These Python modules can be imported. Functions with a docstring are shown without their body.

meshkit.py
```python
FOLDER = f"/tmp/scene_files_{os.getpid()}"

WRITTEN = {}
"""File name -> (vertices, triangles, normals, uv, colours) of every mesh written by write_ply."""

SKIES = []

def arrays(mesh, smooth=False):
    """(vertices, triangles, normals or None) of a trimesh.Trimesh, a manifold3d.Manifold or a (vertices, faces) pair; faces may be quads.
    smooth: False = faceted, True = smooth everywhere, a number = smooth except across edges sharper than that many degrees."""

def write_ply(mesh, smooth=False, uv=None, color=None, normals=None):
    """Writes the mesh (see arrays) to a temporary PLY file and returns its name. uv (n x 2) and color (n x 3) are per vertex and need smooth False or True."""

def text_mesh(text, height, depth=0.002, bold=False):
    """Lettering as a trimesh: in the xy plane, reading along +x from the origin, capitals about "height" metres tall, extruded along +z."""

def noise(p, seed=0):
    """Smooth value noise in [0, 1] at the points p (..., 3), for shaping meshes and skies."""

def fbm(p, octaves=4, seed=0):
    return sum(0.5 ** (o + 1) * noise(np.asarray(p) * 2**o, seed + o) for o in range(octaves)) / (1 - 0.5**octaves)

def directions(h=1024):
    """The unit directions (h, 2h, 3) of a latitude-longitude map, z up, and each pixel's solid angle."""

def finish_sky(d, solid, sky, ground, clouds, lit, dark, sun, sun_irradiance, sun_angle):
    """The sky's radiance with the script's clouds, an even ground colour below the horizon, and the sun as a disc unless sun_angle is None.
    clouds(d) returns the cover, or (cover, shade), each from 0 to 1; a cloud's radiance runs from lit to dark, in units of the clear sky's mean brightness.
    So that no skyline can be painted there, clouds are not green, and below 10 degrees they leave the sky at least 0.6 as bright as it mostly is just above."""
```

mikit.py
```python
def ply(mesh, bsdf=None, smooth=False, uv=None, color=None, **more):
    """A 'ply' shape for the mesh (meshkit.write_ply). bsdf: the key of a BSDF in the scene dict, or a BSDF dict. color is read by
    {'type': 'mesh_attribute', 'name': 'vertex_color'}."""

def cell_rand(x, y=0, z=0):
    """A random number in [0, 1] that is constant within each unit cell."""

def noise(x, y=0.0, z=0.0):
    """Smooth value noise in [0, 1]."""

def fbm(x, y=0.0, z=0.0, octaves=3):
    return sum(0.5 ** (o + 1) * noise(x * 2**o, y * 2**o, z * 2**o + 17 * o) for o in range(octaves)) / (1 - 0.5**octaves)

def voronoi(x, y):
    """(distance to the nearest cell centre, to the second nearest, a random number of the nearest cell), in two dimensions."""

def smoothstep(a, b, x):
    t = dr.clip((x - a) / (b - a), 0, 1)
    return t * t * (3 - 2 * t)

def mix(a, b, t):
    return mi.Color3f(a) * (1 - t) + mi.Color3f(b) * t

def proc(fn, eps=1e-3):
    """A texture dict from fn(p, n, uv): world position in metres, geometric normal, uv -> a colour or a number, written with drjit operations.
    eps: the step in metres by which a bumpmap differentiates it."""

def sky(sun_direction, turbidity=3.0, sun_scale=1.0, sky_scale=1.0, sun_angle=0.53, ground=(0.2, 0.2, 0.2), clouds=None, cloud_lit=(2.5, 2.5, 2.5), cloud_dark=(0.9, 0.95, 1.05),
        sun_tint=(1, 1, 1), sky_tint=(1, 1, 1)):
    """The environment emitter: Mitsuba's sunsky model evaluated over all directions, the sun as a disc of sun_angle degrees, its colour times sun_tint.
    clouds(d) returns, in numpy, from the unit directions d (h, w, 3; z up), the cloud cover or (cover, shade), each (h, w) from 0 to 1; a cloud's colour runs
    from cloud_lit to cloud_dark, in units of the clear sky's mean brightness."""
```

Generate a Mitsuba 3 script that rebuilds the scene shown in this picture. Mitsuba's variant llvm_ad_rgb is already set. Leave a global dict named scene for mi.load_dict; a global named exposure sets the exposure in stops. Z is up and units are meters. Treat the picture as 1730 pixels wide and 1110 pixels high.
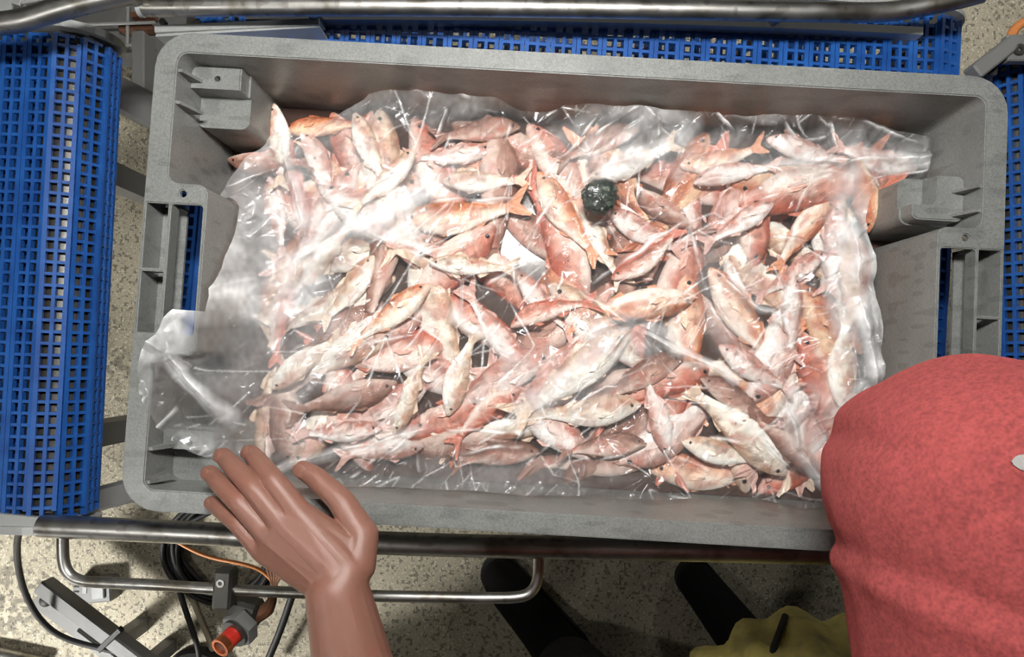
import math
import numpy as np
import trimesh
import mitsuba as mi
import drjit as dr
import manifold3d as m3
import meshkit
import mikit
from mikit import noise, fbm, voronoi, cell_rand, smoothstep, mix
from scipy.spatial import Delaunay
from scipy.spatial.transform import Rotation as R
from scipy.interpolate import LinearNDInterpolator, RBFInterpolator, CubicSpline
from scipy.ndimage import gaussian_filter, maximum_filter, map_coordinates
from shapely.geometry import Polygon, Point, box as sbox
import shapely

rng = np.random.default_rng(7)
scene, labels = {}, {}
T = mi.ScalarTransform4f

# ------------------------------------------------------------------ camera, light, exposure
W, H = 1730, 1110
HFOV = 74.0
F = W / 2 / math.tan(math.radians(HFOV / 2))
RIM = 1.05                       # height of the crate's rim
BELT = 0.90                      # height of the belts
ROT = math.radians(-3.3)         # the crate and the conveyor stand a little turned
_t = R.from_euler('xy', np.radians([-2.33, -0.235])).as_matrix()
EYE = _t.T @ np.array([-0.0525, -0.0345, 0.628]) + [0, 0, RIM]
DIR, UP, RT = _t.T @ [0, 0, -1.0], _t.T @ [0, 1.0, 0], _t.T @ [1.0, 0, 0]
scene['camera'] = {'type': 'perspective', 'fov': HFOV, 'fov_axis': 'x', 'near_clip': 0.02, 'far_clip': 50.0,
                   'to_world': T().look_at(EYE.tolist(), (EYE + DIR).tolist(), UP.tolist())}
exposure = 0.0
LAMPS = [  # x, y, z, half length, half width, turn, radiance, what
    (-0.90, -0.43, 1.98, 0.07, 0.035, 10, 110.0, 'small hanging lamp over the left end of the line'),
    (-0.05, 0.23, 1.80, 0.10, 0.04, 4, 275.0, 'hanging lamp close above the crate'),
    (-1.70, -1.35, 1.00, 0.18, 0.10, -20, 270.0, 'added unseen fill lamp hanging low over the floor at the lower left'),  # added out of view to brighten the lower left floor
    (1.35, 1.10, 1.25, 0.12, 0.06, 20, 110.0, 'added unseen fill lamp hanging low over the floor beyond the right belt'),  # added out of view to lift the dark upper right floor
    (-0.70, 1.00, 3.02, 0.60, 0.025, 3, 12.0, 'added unseen long tube lamp high behind the line'),  # added out of view for more glints on the film
]


def U(u, v, z):
    d = DIR * F + RT * (u - W / 2) - UP * (v - H / 2)
    return EYE + d * ((z - EYE[2]) / d[2])


def UU(pts, z=None):
    return np.array([U(p[0], p[1], p[2] if len(p) > 2 else z) for p in pts])


CR, SR = math.cos(ROT), math.sin(ROT)


def crate_world(v):
    v = np.asarray(v, float)
    return np.stack([v[..., 0] * CR - v[..., 1] * SR, v[..., 0] * SR + v[..., 1] * CR, v[..., 2]], -1)


def crate_local(p):
    p = np.asarray(p, float)
    return np.stack([p[..., 0] * CR + p[..., 1] * SR, -p[..., 0] * SR + p[..., 1] * CR], -1)


# ------------------------------------------------------------------ materials
def rgb(c):
    return {'type': 'rgb', 'value': [float(x) for x in c]}


def hexc(r, g, b):
    c = np.array([r, g, b]) / 255.0
    return np.where(c <= 0.04045, c / 12.92, ((c + 0.055) / 1.055) ** 2.4).tolist()


def principled(key, color, rough=0.5, **more):
    scene[key] = {'type': 'twosided', 'b': {'type': 'principled', 'base_color': color if isinstance(color, dict) else rgb(color), 'roughness': rough, **more}}


def f_concrete(p, n, uv):
    base = mix((0.40, 0.36, 0.265), (0.29, 0.26, 0.19), smoothstep(0.3, 0.75, fbm(p.x * 5, p.y * 5, 3.0, 4)))
    speck = noise(p.x * 170, p.y * 170, 1.0)
    fine = noise(p.x * 420, p.y * 420, 4.0)
    c = mix(base, (0.13, 0.115, 0.085), smoothstep(0.63, 0.78, speck) * 0.8)
    c = mix(c, (0.62, 0.58, 0.46), smoothstep(0.66, 0.85, fine) * 0.7)
    stain = smoothstep(0.56, 0.72, fbm(p.x * 3.1 + 4, p.y * 3.1, 9.0, 4))
    return c * (1 - 0.55 * stain * smoothstep(0.3, 0.7, noise(p.x * 90, p.y * 90, 7)))


def f_grey(p, n, uv):
    a = fbm(p.x * 30, p.y * 30, p.z * 30, 4)
    g = noise(p.x * 900, p.y * 900, p.z * 900)
    s = smoothstep(0.62, 0.8, noise(p.x * 45, p.y * 160, p.z * 45))
    c = mix((0.128, 0.134, 0.128), (0.172, 0.177, 0.168), a)
    return c * (0.82 + 0.36 * g) * (1 - 0.18 * s)


def f_steel(p, n, uv):
    a = fbm(p.x * 40, p.y * 40, p.z * 40, 4)
    c = mix((0.46, 0.45, 0.43), (0.28, 0.26, 0.22), smoothstep(0.45, 0.75, a))
    return mix(c, (0.10, 0.07, 0.045), smoothstep(0.70, 0.82, noise(p.x * 130, p.y * 130, p.z * 130)) * 0.35)


def f_blue(p, n, uv):
    a = noise(p.x * 60, p.y * 60, p.z * 60)
    return mix((0.008, 0.055, 0.23), (0.014, 0.090, 0.33), a)


def f_red(p, n, uv):
    g = noise(p.x * 700, p.y * 700, p.z * 700)
    h = noise(p.x * 330, p.y * 330, p.z * 330)
    c = mix((0.185, 0.030, 0.030), (0.25, 0.044, 0.042), h)
    return c * (0.75 + 0.5 * g)


def f_skin(p, n, uv):
    a = fbm(p.x * 60, p.y * 60, p.z * 60, 3)
    return mix((0.19, 0.095, 0.068), (0.215, 0.09, 0.065), a)


def f_apron(p, n, uv):
    a = fbm(p.x * 25, p.y * 25, p.z * 25, 3)
    return mix((0.55, 0.46, 0.13), (0.34, 0.29, 0.09), smoothstep(0.4, 0.7, a))


def f_wood(p, n, uv):
    a = noise(p.x * 12, p.y * 130, p.z * 60)
    return mix((0.20, 0.085, 0.04), (0.09, 0.04, 0.025), a)


def f_rough(lo, hi, s):
    def fn(p, n, uv):
        return lo + (hi - lo) * fbm(p.x * s, p.y * s, p.z * s, 3)
    return fn


principled('concrete', mikit.proc(f_concrete), 0.75)
principled('wall_paint', (0.20, 0.20, 0.19), 0.8)
principled('grey_plastic', mikit.proc(f_grey), mikit.proc(f_rough(0.26, 0.50, 50)), specular=0.5)
principled('blue_plastic', mikit.proc(f_blue), 0.38, specular=0.5)
principled('dark_blue_plastic', (0.006, 0.030, 0.12), 0.5)
principled('steel', mikit.proc(f_steel), mikit.proc(f_rough(0.30, 0.50, 60)), metallic=1.0)
principled('dark_steel', (0.085, 0.082, 0.075), 0.42, metallic=0.7)
principled('painted_steel', (0.15, 0.15, 0.145), 0.5)
principled('galvanised', (0.36, 0.37, 0.36), 0.45, metallic=0.3)
principled('dull_steel', (0.13, 0.13, 0.125), 0.5)
principled('pale_grey_plastic', (0.30, 0.31, 0.31), 0.5)
principled('black_rubber', (0.008, 0.008, 0.008), 0.6)
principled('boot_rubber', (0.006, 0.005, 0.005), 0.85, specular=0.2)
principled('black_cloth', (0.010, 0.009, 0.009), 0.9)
principled('red_cloth', mikit.proc(f_red), 0.95)
principled('grey_patch_print', (0.22, 0.21, 0.20), 0.7)
principled('skin', mikit.proc(f_skin), 0.5)
principled('hair', (0.03, 0.02, 0.015), 0.6)
principled('apron_oilskin', mikit.proc(f_apron), 0.28, specular=0.6)
principled('orange_cable', (0.55, 0.20, 0.06), 0.45)
principled('beige_cable', (0.36, 0.31, 0.22), 0.6)
principled('copper', (0.70, 0.22, 0.10), 0.25, metallic=0.9)
principled('red_glaze', (0.50, 0.03, 0.02), 0.2)
principled('wood_brown', mikit.proc(f_wood), 0.6)
principled('white_plastic', (0.7, 0.7, 0.68), 0.4)
principled('lamp_housing', (0.5, 0.5, 0.5), 0.5)
principled('eye_black', (0.006, 0.006, 0.008), 0.08, specular=0.8)


def f_scales(p, n, uv):
    a, b, c = voronoi(uv.x * 75, uv.y * 34)
    return smoothstep(0.0, 0.35, b - a)


FISH_SKIN = {'type': 'principled', 'base_color': {'type': 'mesh_attribute', 'name': 'vertex_color'}, 'roughness': 0.30, 'specular': 0.6, 'clearcoat': 0.5, 'clearcoat_gloss': 0.85}
scene['fish_skin'] = {'type': 'twosided', 'b': {'type': 'bumpmap', 'arbitrary': mikit.proc(f_scales, 4e-4), 'scale': 0.0005, 'b': FISH_SKIN}}
scene['fish_fin'] = {'type': 'twosided', 'b': {'type': 'principled', 'base_color': {'type': 'mesh_attribute', 'name': 'vertex_color'}, 'roughness': 0.35, 'specular': 0.5}}


def f_weed(p, n, uv):
    return mix((0.010, 0.016, 0.012), (0.05, 0.075, 0.05), smoothstep(0.5, 0.8, noise(p.x * 350, p.y * 350, p.z * 350)))


principled('dark_weed', mikit.proc(f_weed), 0.35, specular=0.35)


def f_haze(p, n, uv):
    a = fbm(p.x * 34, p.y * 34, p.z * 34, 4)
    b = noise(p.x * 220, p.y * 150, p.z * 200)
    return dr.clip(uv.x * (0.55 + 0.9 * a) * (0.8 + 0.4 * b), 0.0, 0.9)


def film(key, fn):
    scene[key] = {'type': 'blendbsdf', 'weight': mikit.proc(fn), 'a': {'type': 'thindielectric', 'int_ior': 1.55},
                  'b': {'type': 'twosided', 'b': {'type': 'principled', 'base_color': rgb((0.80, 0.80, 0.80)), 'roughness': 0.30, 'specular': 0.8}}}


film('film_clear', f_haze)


# ------------------------------------------------------------------ helpers
def num(key):
    if key not in USED:
        USED.add(key)
        return key
    k = 1
    while f'{key}_{k:03d}' in USED:
        k += 1
    USED.add(f'{key}_{k:03d}')
    return f'{key}_{k:03d}'


USED = set()


def thing(name, label=None, cat=None, group=None, kind=None):
    key = num(name)
    d = {}
    if label:
        d['label'] = label
    if cat:
        d['category'] = cat
    if group:
        d['group'] = group
    if kind:
        d['kind'] = kind
    labels[key] = d
    return key


def put(key, mesh, mat, smooth=False, **kw):
    scene[key] = mikit.ply(mesh, mat, smooth=smooth, **kw)
    return key


def part(parent, name, mesh, mat, smooth=False, label=None, kind=None, **kw):
    key = num(parent + '__' + name)
    put(key, mesh, mat, smooth, **kw)
    if label or kind:
        labels[key] = {**({'label': label} if label else {}), **({'kind': kind} if kind else {})}
    return key


def cat(ms):
    return trimesh.util.concatenate(ms)


def box(c, e, rz=0.0):
    b = trimesh.creation.box(extents=e)
    if rz:
        b.apply_transform(trimesh.transformations.rotation_matrix(rz, [0, 0, 1]))
    b.apply_translation(c)
    return b


def frame_bar(p0, p1, w, h, up=(0, 0, 1)):
    """A box from p0 to p1, w wide and h high."""
    p0, p1 = np.asarray(p0, float), np.asarray(p1, float)
    x = p1 - p0
    L = np.linalg.norm(x)
    x /= L
    y = np.cross(up, x)
    y /= np.linalg.norm(y)
    z = np.cross(x, y)
    b = cham_box(L, w, h)
    M = np.eye(4)
    M[:3, 0], M[:3, 1], M[:3, 2], M[:3, 3] = x, y, z, (p0 + p1) / 2
    b.apply_transform(M)
    return b


def to_tm(man):
    m = man.to_mesh()
    return trimesh.Trimesh(m.vert_properties[:, :3], m.tri_verts, process=False)


def cham_box(a, b, c, r=None):
    r = r if r is not None else 0.12 * min(a, b, c)
    v = []
    for sx in (-1, 1):
        for sy in (-1, 1):
            for sz in (-1, 1):
                X, Y, Z = sx * a / 2, sy * b / 2, sz * c / 2
                v += [(X - sx * r, Y - sy * r, Z), (X - sx * r, Y, Z - sz * r), (X, Y - sy * r, Z - sz * r)]
    return trimesh.convex.convex_hull(np.array(v))


def spline(pts, n=60, closed=False):
    pts = np.asarray(pts, float)
    if closed:
        pts = np.vstack([pts, pts[:1]])
    s = np.r_[0, np.cumsum(np.linalg.norm(np.diff(pts, axis=0), axis=1))]
    return CubicSpline(s, pts, bc_type='periodic' if closed else 'natural')(np.linspace(0, s[-1], n))


def tube(pts, r, n=12, cap=True):
    pts = np.asarray(pts, float)
    t = np.gradient(pts, axis=0)
    t /= np.linalg.norm(t, axis=1, keepdims=True)
    a = np.cross(t[0], [0.3, 0.1, 1.0])
    a /= np.linalg.norm(a)
    rings = []
    rr = np.broadcast_to(r, len(pts))
    ang = np.arange(n) * 2 * np.pi / n
    for k in range(len(pts)):
        a = a - t[k] * (a @ t[k])
        a /= np.linalg.norm(a)
        b = np.cross(t[k], a)
        rings.append(pts[k] + rr[k] * (np.cos(ang)[:, None] * a + np.sin(ang)[:, None] * b))
    v = np.vstack(rings)
    f = []
    i = np.arange(n)
    j = (i + 1) % n
    for k in range(len(pts) - 1):
        o = k * n
        f.append(np.stack([o + i, o + j, o + n + j], 1))
        f.append(np.stack([o + i, o + n + j, o + n + i], 1))
    if cap:
        v = np.vstack([v, pts[:1], pts[-1:]])
        e = (len(pts) - 1) * n
        f.append(np.stack([i * 0 + len(v) - 2, j, i], 1))
        f.append(np.stack([i * 0 + len(v) - 1, e + i, e + j], 1))
    return trimesh.Trimesh(v, np.vstack(f), process=False)


def round_rect(x0, x1, y0, y1, r):
    return sbox(x0 + r, y0 + r, x1 - r, y1 - r).buffer(r, quad_segs=6)


def xs(poly):
    """A shapely polygon as a manifold cross-section."""
    rings = []
    for g in getattr(poly, 'geoms', [poly]):
        rings.append(np.array(g.exterior.coords)[:-1])
        rings += [np.array(h.coords)[:-1] for h in g.interiors]
    return m3.CrossSection(rings, m3.FillRule.EvenOdd)


def slab(poly, z0, z1):
    return m3.Manifold.extrude(xs(poly), z1 - z0).translate([0, 0, z0])


# ------------------------------------------------------------------ the hall: floor, walls, ceiling, lamps
def struct(name, mesh, mat, label):
    labels[name] = {'kind': 'structure', 'label': label}
    USED.add(name)
    put(name, mesh, mat)


X0, X1, Y0, Y1, ZC = -3.2, 3.2, -2.8, 2.8, 3.2
struct('floor', box([0, 0, -0.05], [X1 - X0 + 0.4, Y1 - Y0 + 0.4, 0.1]), 'concrete', 'speckled beige concrete floor with dark stains')
struct('ceiling', box([0, 0, ZC + 0.05], [X1 - X0 + 0.4, Y1 - Y0 + 0.4, 0.1]), 'wall_paint', 'pale painted ceiling')
struct('wall_left', box([X0 - 0.1, 0, ZC / 2], [0.2, Y1 - Y0 + 0.4, ZC]), 'wall_paint', 'pale painted wall')
struct('wall_right', box([X1 + 0.1, 0, ZC / 2], [0.2, Y1 - Y0 + 0.4, ZC]), 'wall_paint', 'pale painted wall')
struct('wall_back', box([0, Y1 + 0.1, ZC / 2], [X1 - X0, 0.2, ZC]), 'wall_paint', 'pale painted wall')
struct('wall_front', box([0, Y0 - 0.1, ZC / 2], [X1 - X0, 0.2, ZC]), 'wall_paint', 'pale painted wall')

for x, y, z, a, b, rz, L, what in LAMPS:
    k = thing('hanging_lamp', what, 'lamp')
    M = trimesh.transformations.rotation_matrix(math.radians(rz), [0, 0, 1])
    M[:3, 3] = [x, y, z]
    h = cham_box(2 * a + 0.04, 2 * b + 0.04, 0.06)
    h.apply_translation([0, 0, 0.032])
    h.apply_transform(M)
    part(k, 'housing', h, 'lamp_housing')
    rods = cat([trimesh.creation.cylinder(0.006, segment=[[s * a * 0.8, 0, 0.05], [s * a * 0.8, 0, ZC - z]]) for s in (-1, 1)])
    rods.apply_transform(M)
    part(k, 'hanger', rods, 'lamp_housing')
    d = trimesh.Trimesh([[-a, -b, 0], [a, -b, 0], [a, b, 0], [-a, b, 0]], [[0, 2, 1], [0, 3, 2]], process=False)
    d.apply_transform(M)
    part(k, 'diffuser', d, 'white_plastic', emitter={'type': 'area', 'radiance': rgb((L, L * 0.985, L * 0.95))})

# ------------------------------------------------------------------ conveyor belts
ROWP, CELL, TH = 0.030, 0.0134, 0.007


def belt_row_mesh(width, notch):
    """One moulded row of the belt: bars along y (three) and cross bars along x; centred, its top at z = 0."""
    n = int(round(width / CELL))
    ms = []
    for q, w in ((-1, 0.0048), (0, 0.0040), (1, 0.0048)):
        x = q * (ROWP / 2 - 0.0027)
        ms.append(box([x, 0, -TH / 2], [w, width - (0.020 if (q > 0 and notch) else 0), TH]))
    for i in range(n + 1):
        y = -width / 2 + i * width / n
        y = min(max(y, -width / 2 + 0.0018), width / 2 - 0.0018)
        end = i in (0, n)
        ms.append(box([0.0 if not (end and notch) else -0.003, y, -TH / 2 - 0.0007], [ROWP - 0.002 - (0.007 if end and notch else 0), 0.0036, TH - 0.0006]))
    return cat(ms)


def belt(key, pa, pb, za, length, direction, width, rad=0.045, curve_rows=5, far_curve=False):
    """pa, pb: the two corners (world xy) of the end where it rolls over; direction: +1 when the belt runs from there towards +x."""
    pa, pb = np.asarray(pa)[:2], np.asarray(pb)[:2]
    mid = (pa + pb) / 2
    yv = (pa - pb) / np.linalg.norm(pa - pb)
    xv = np.array([yv[1], -yv[0]])               # to the right
    row = belt_row_mesh(width, True)
    n = int(length / ROWP)

    def place(s, ang, cx):
        """s: distance along the run from the start of the flat; ang: angle round the roller."""
        m = row.copy()
        if ang is None:
            M = trimesh.transformations.translation_matrix([cx.real, 0, -2 * rad + TH if isinstance(cx, complex) else 0])
        else:
            sign = -direction if cx == 'near' else direction
            base = 0.0 if cx == 'near' else direction * n * ROWP
            M = trimesh.transformations.translation_matrix([base, 0, -rad]) @ trimesh.transformations.rotation_matrix(sign * ang, [0, 1, 0]) @ trimesh.transformations.translation_matrix([0, 0, rad])
        G = np.eye(4)
        G[:2, 0], G[:2, 1] = xv, yv
        start = mid + xv * direction * rad
        G[:3, 3] = [start[0], start[1], za]
        m.apply_transform(G @ M)
        part(key, 'link_row', m, 'blue_plastic')

    for k in range(n):
        place(0, None, direction * (k + 0.5) * ROWP)
    step = ROWP / rad
    for k in range(curve_rows):
        place(0, (k + 0.5) * step, 'near')
    if far_curve:
        for k in range(curve_rows):
            place(0, (k + 0.5) * step, 'far')
    for k in range(n):
        place(0, None, direction * (k + 0.25) * ROWP + 1j)
    if not far_curve:                              # the bed that the upper run slides on
        b = box([direction * length / 2, 0, -0.022], [length, width * 0.96, 0.012])
        G = np.eye(4)
        G[:2, 0], G[:2, 1] = xv, yv
        G[:3, 3] = [*(mid + xv * direction * rad), za]
        b.apply_transform(G)
        part(key, 'slider_bed', b, 'dark_blue_plastic')
    return mid, xv, yv


def roller_end(mid, xv, yv, direction, width, z, rad, key, name='drive_roller'):
    c = np.r_[mid + xv * direction * rad, z - rad]
    y3 = np.r_[yv, 0]
    part(key, name, trimesh.creation.cylinder(rad - TH - 0.003, segment=[c - y3 * width * 0.49, c + y3 * width * 0.49], sections=40), 'dark_steel', 35)


zr = BELT - 0.045
# left belt
la, lb = U(194, 86, zr), U(153, 866, zr)
wl = np.linalg.norm((la - lb)[:2])
kl = thing('conveyor_belt', 'blue plastic link belt rounding over its roller at the left edge, beside the crate', 'conveyor belt')
ml, xl, yl = belt(kl, la, lb, BELT, 0.36, -1, wl)
roller_end(ml, xl, yl, -1, wl, BELT, 0.045, kl)
# belt under the crate
ma, mb = U(1613, 60, zr), U(1572, 905, zr)
wm = np.linalg.norm((ma - mb)[:2])
km = thing('conveyor_belt', 'blue plastic link belt running underneath the grey fish crate', 'conveyor belt')
mm, xm, ym = belt(km, ma, mb, BELT, 0.86, -1, wm, far_curve=True)
roller_end(mm, xm, ym, -1, wm, BELT, 0.045, km)
roller_end(mm - xm * 0.86 - xm * 0.0, xm, ym, -1, wm, BELT, 0.045, km)
# right belt
ra, rb = U(1668, 118, zr), U(1690, 960, zr)
wr = np.linalg.norm((ra - rb)[:2])
kr = thing('conveyor_belt', 'dark blue plastic link belt at the right edge, behind the red sleeve', 'conveyor belt')
mr, xr, yr = belt(kr, ra, rb, BELT, 0.30, 1, wr)
roller_end(mr, xr, yr, 1, wr, BELT, 0.045, kr)


def side_plate(key, mid, xv, yv, direction, width, length, side, mat, rad=0.045, th=0.004, off=0.006, up=0.004, name='side_plate', both=False):
    """A flat steel cheek beside a belt, rounded round the roller."""
    ang = np.linspace(0, np.pi, 15)
    pts = [(direction * (rad - (rad + up) * math.sin(a)), -rad + (rad + up) * math.cos(a)) for a in ang]
    far = direction * (length + (rad if not both else 0))
    if both:
        tail = [(far + direction * (rad + up) * math.sin(a), -rad - (rad + up) * math.cos(a)) for a in ang]
    else:
        tail = [(far, -2 * rad - up), (far, up)]
    poly = Polygon(pts + tail).buffer(0)
    m = trimesh.creation.extrude_polygon(poly, th, engine='earcut')
    v = m.vertices.copy()
    yy = (width / 2 + off + v[:, 2]) * side
    w = np.empty_like(v)
    w[:, :2] = mid + v[:, :1] * xv + yy[:, None] * yv
    w[:, 2] = BELT + v[:, 1]
    m = trimesh.Trimesh(w, m.faces if side < 0 else m.faces[:, ::-1], process=False)
    part(key, name, m, mat)


kf = thing('conveyor_stand', 'galvanised side plates and legs carrying the left blue belt', 'conveyor stand')
for s in (1, -1):
    side_plate(kf, ml, xl, yl, -1, wl, 0.36, s, 'galvanised', th=0.009, up=0.006)
kfm = thing('conveyor_stand', 'galvanised side plates and cross rails carrying the middle belt under the crate', 'conveyor stand')
for s in (1, -1):
    side_plate(kfm, mm, xm, ym, -1, wm, 0.86 + 0.045, s, 'galvanised', th=0.005, up=0.003, both=True)
kfr = thing('conveyor_stand', 'dark side plates and legs carrying the right belt behind the red sleeve', 'conveyor stand')
for s in (1, -1):
    side_plate(kfr, mr, xr, yr, 1, wr, 0.30, s, 'galvanised', th=0.008, up=0.004)


def leg(key, x, y, top, w=0.045, mat='painted_steel', name='leg'):
    part(key, name, box([x, y, top / 2], [w, w, top], ROT), mat)


def on(mid, xv, yv, a, b):
    p = mid + xv * a + yv * b
    return p[0], p[1]


for b in (wl / 2 - 0.03, -wl / 2 + 0.03):
    leg(kf, *on(ml, xl, yl, -0.30, b), BELT - 0.095)
    leg(kfr, *on(mr, xr, yr, 0.26, b), BELT - 0.095)
    leg(kfm, *on(mm, xm, ym, -0.10, b), BELT - 0.095)
    leg(kfm, *on(mm, xm, ym, -0.80, b), BELT - 0.095)
kblock = thing('added_shade_box', 'unseen grey box added below the frame to shade the lower right floor', 'light_blocker')  # box out of view, added to keep light off the lower right floor
part(kblock, 'body', trimesh.Trimesh(np.array(cham_box(0.22, 0.45, 0.72, 0.006).vertices) + [-0.51, -1.045, 0.39], cham_box(0.22, 0.45, 0.72, 0.006).faces, process=False), 'painted_steel')
part(kblock, 'plinth', box([-0.51, -1.045, 0.02], [0.19, 0.42, 0.04]), 'dark_steel')
part(kblock, 'door', trimesh.Trimesh(np.array(cham_box(0.20, 0.006, 0.66, 0.002).vertices) + [-0.51, -1.273, 0.39], cham_box(0.20, 0.006, 0.66, 0.002).faces, process=False), 'painted_steel')
part(kblock, 'handle', box([-0.44, -1.285, 0.42], [0.012, 0.02, 0.09]), 'dark_steel')
# cross braces seen in the gap between the left belt and the crate
part(kfm, 'cross_rail', frame_bar(U(120, 120, 0.62), U(300, 210, 0.62), 0.052, 0.05), 'painted_steel')
part(kfm, 'cross_rail', frame_bar(U(60, 870, 0.66), U(330, 800, 0.66), 0.034, 0.05), 'painted_steel')
part(kfm, 'upright', frame_bar(U(243, 60, 0.55), U(243, 190, 0.55), 0.022, 0.04), 'painted_steel')

# ------------------------------------------------------------------ steel tubes and guides along the line
k = thing('guide_tube', 'long polished steel tube with upturned right end running above the middle belt', 'tube rail')
tb = spline(UU([(240, 12, 0.96), (420, 11, 0.96), (700, 11, 0.96), (1000, 14, 0.96), (1300, 19, 0.96), (1440, 21, 0.96), (1510, 19, 0.96), (1560, 11, 0.965), (1605, 2, 0.97), (1660, -12, 0.975)]), 90)
part(k, 'pipe', tube(tb, 0.0102, 20), 'steel', 40)
e = tb[0]
part(k, 'end_plug', trimesh.creation.cylinder(0.0108, segment=[e - [0.003, 0, 0], e + [0.002, 0, 0]], sections=24), 'galvanised', 35)
for u in (520, 1330):
    p = U(u, 12, 0.955)
    part(k, 'post', trimesh.creation.cylinder(0.006, segment=[p, [p[0], p[1] + 0.02, 0.80]]), 'steel', 40)

k = thing('guide_tube', 'bent steel tube at the top left corner above the left belt', 'tube rail')
part(k, 'pipe', tube(spline(UU([(-60, 44, 0.98), (0, 40, 0.98), (40, 34, 0.98), (90, 19, 0.98), (140, 5, 0.98), (230, -14, 0.98)]), 60), 0.0115, 20), 'steel', 40)

k = thing('guide_strip', 'thin flat steel strip lying behind the middle belt below the long tube', 'guide strip')
pts = UU([(415, 26), (700, 27), (1000, 31), (1300, 40), (1440, 46), (1560, 52)], 0.915)
top = trimesh.Trimesh(process=False)
vs, fs = [], []
sp = spline(pts, 40)
t = np.gradient(sp, axis=0)
t /= np.linalg.norm(t, axis=1, keepdims=True)
nrm = np.cross([0, 0, 1.0], t)
for s, z in ((-0.0045, 0), (0.0045, 0), (0.0045, -0.03), (-0.0045, -0.03)):
    vs.append(sp + nrm * s + [0, 0, z])
vs = np.stack(vs, 1).reshape(-1, 3)
for q in range(39):
    for c in range(4):
        a, b = q * 4 + c, q * 4 + (c + 1) % 4
        fs += [[a, b, b + 4], [a, b + 4, a + 4]]
fs += [[0, 2, 1], [0, 3, 2], [156, 157, 158], [156, 158, 159]]
put(k, trimesh.Trimesh(vs, fs, process=False), 'galvanised')

k = thing('guide_strip', 'short bright steel angle at the top left of the crate beside the middle belt', 'guide strip')
a, b = U(262, 50, 0.93), U(540, 37, 0.93)
part(k, 'flange', frame_bar(a, b, 0.008, 0.004), 'galvanised')
part(k, 'web', frame_bar(a - [0, 0.006, 0.018], b - [0, 0.004, 0.018], 0.003, 0.034), 'galvanised')
for u in (276, 335):
    p = U(u, 38, 0.93)
    part(k, 'bolt', trimesh.creation.cylinder(0.004, 0.006, sections=6, transform=trimesh.transformations.translation_matrix(p)), 'steel')

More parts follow.
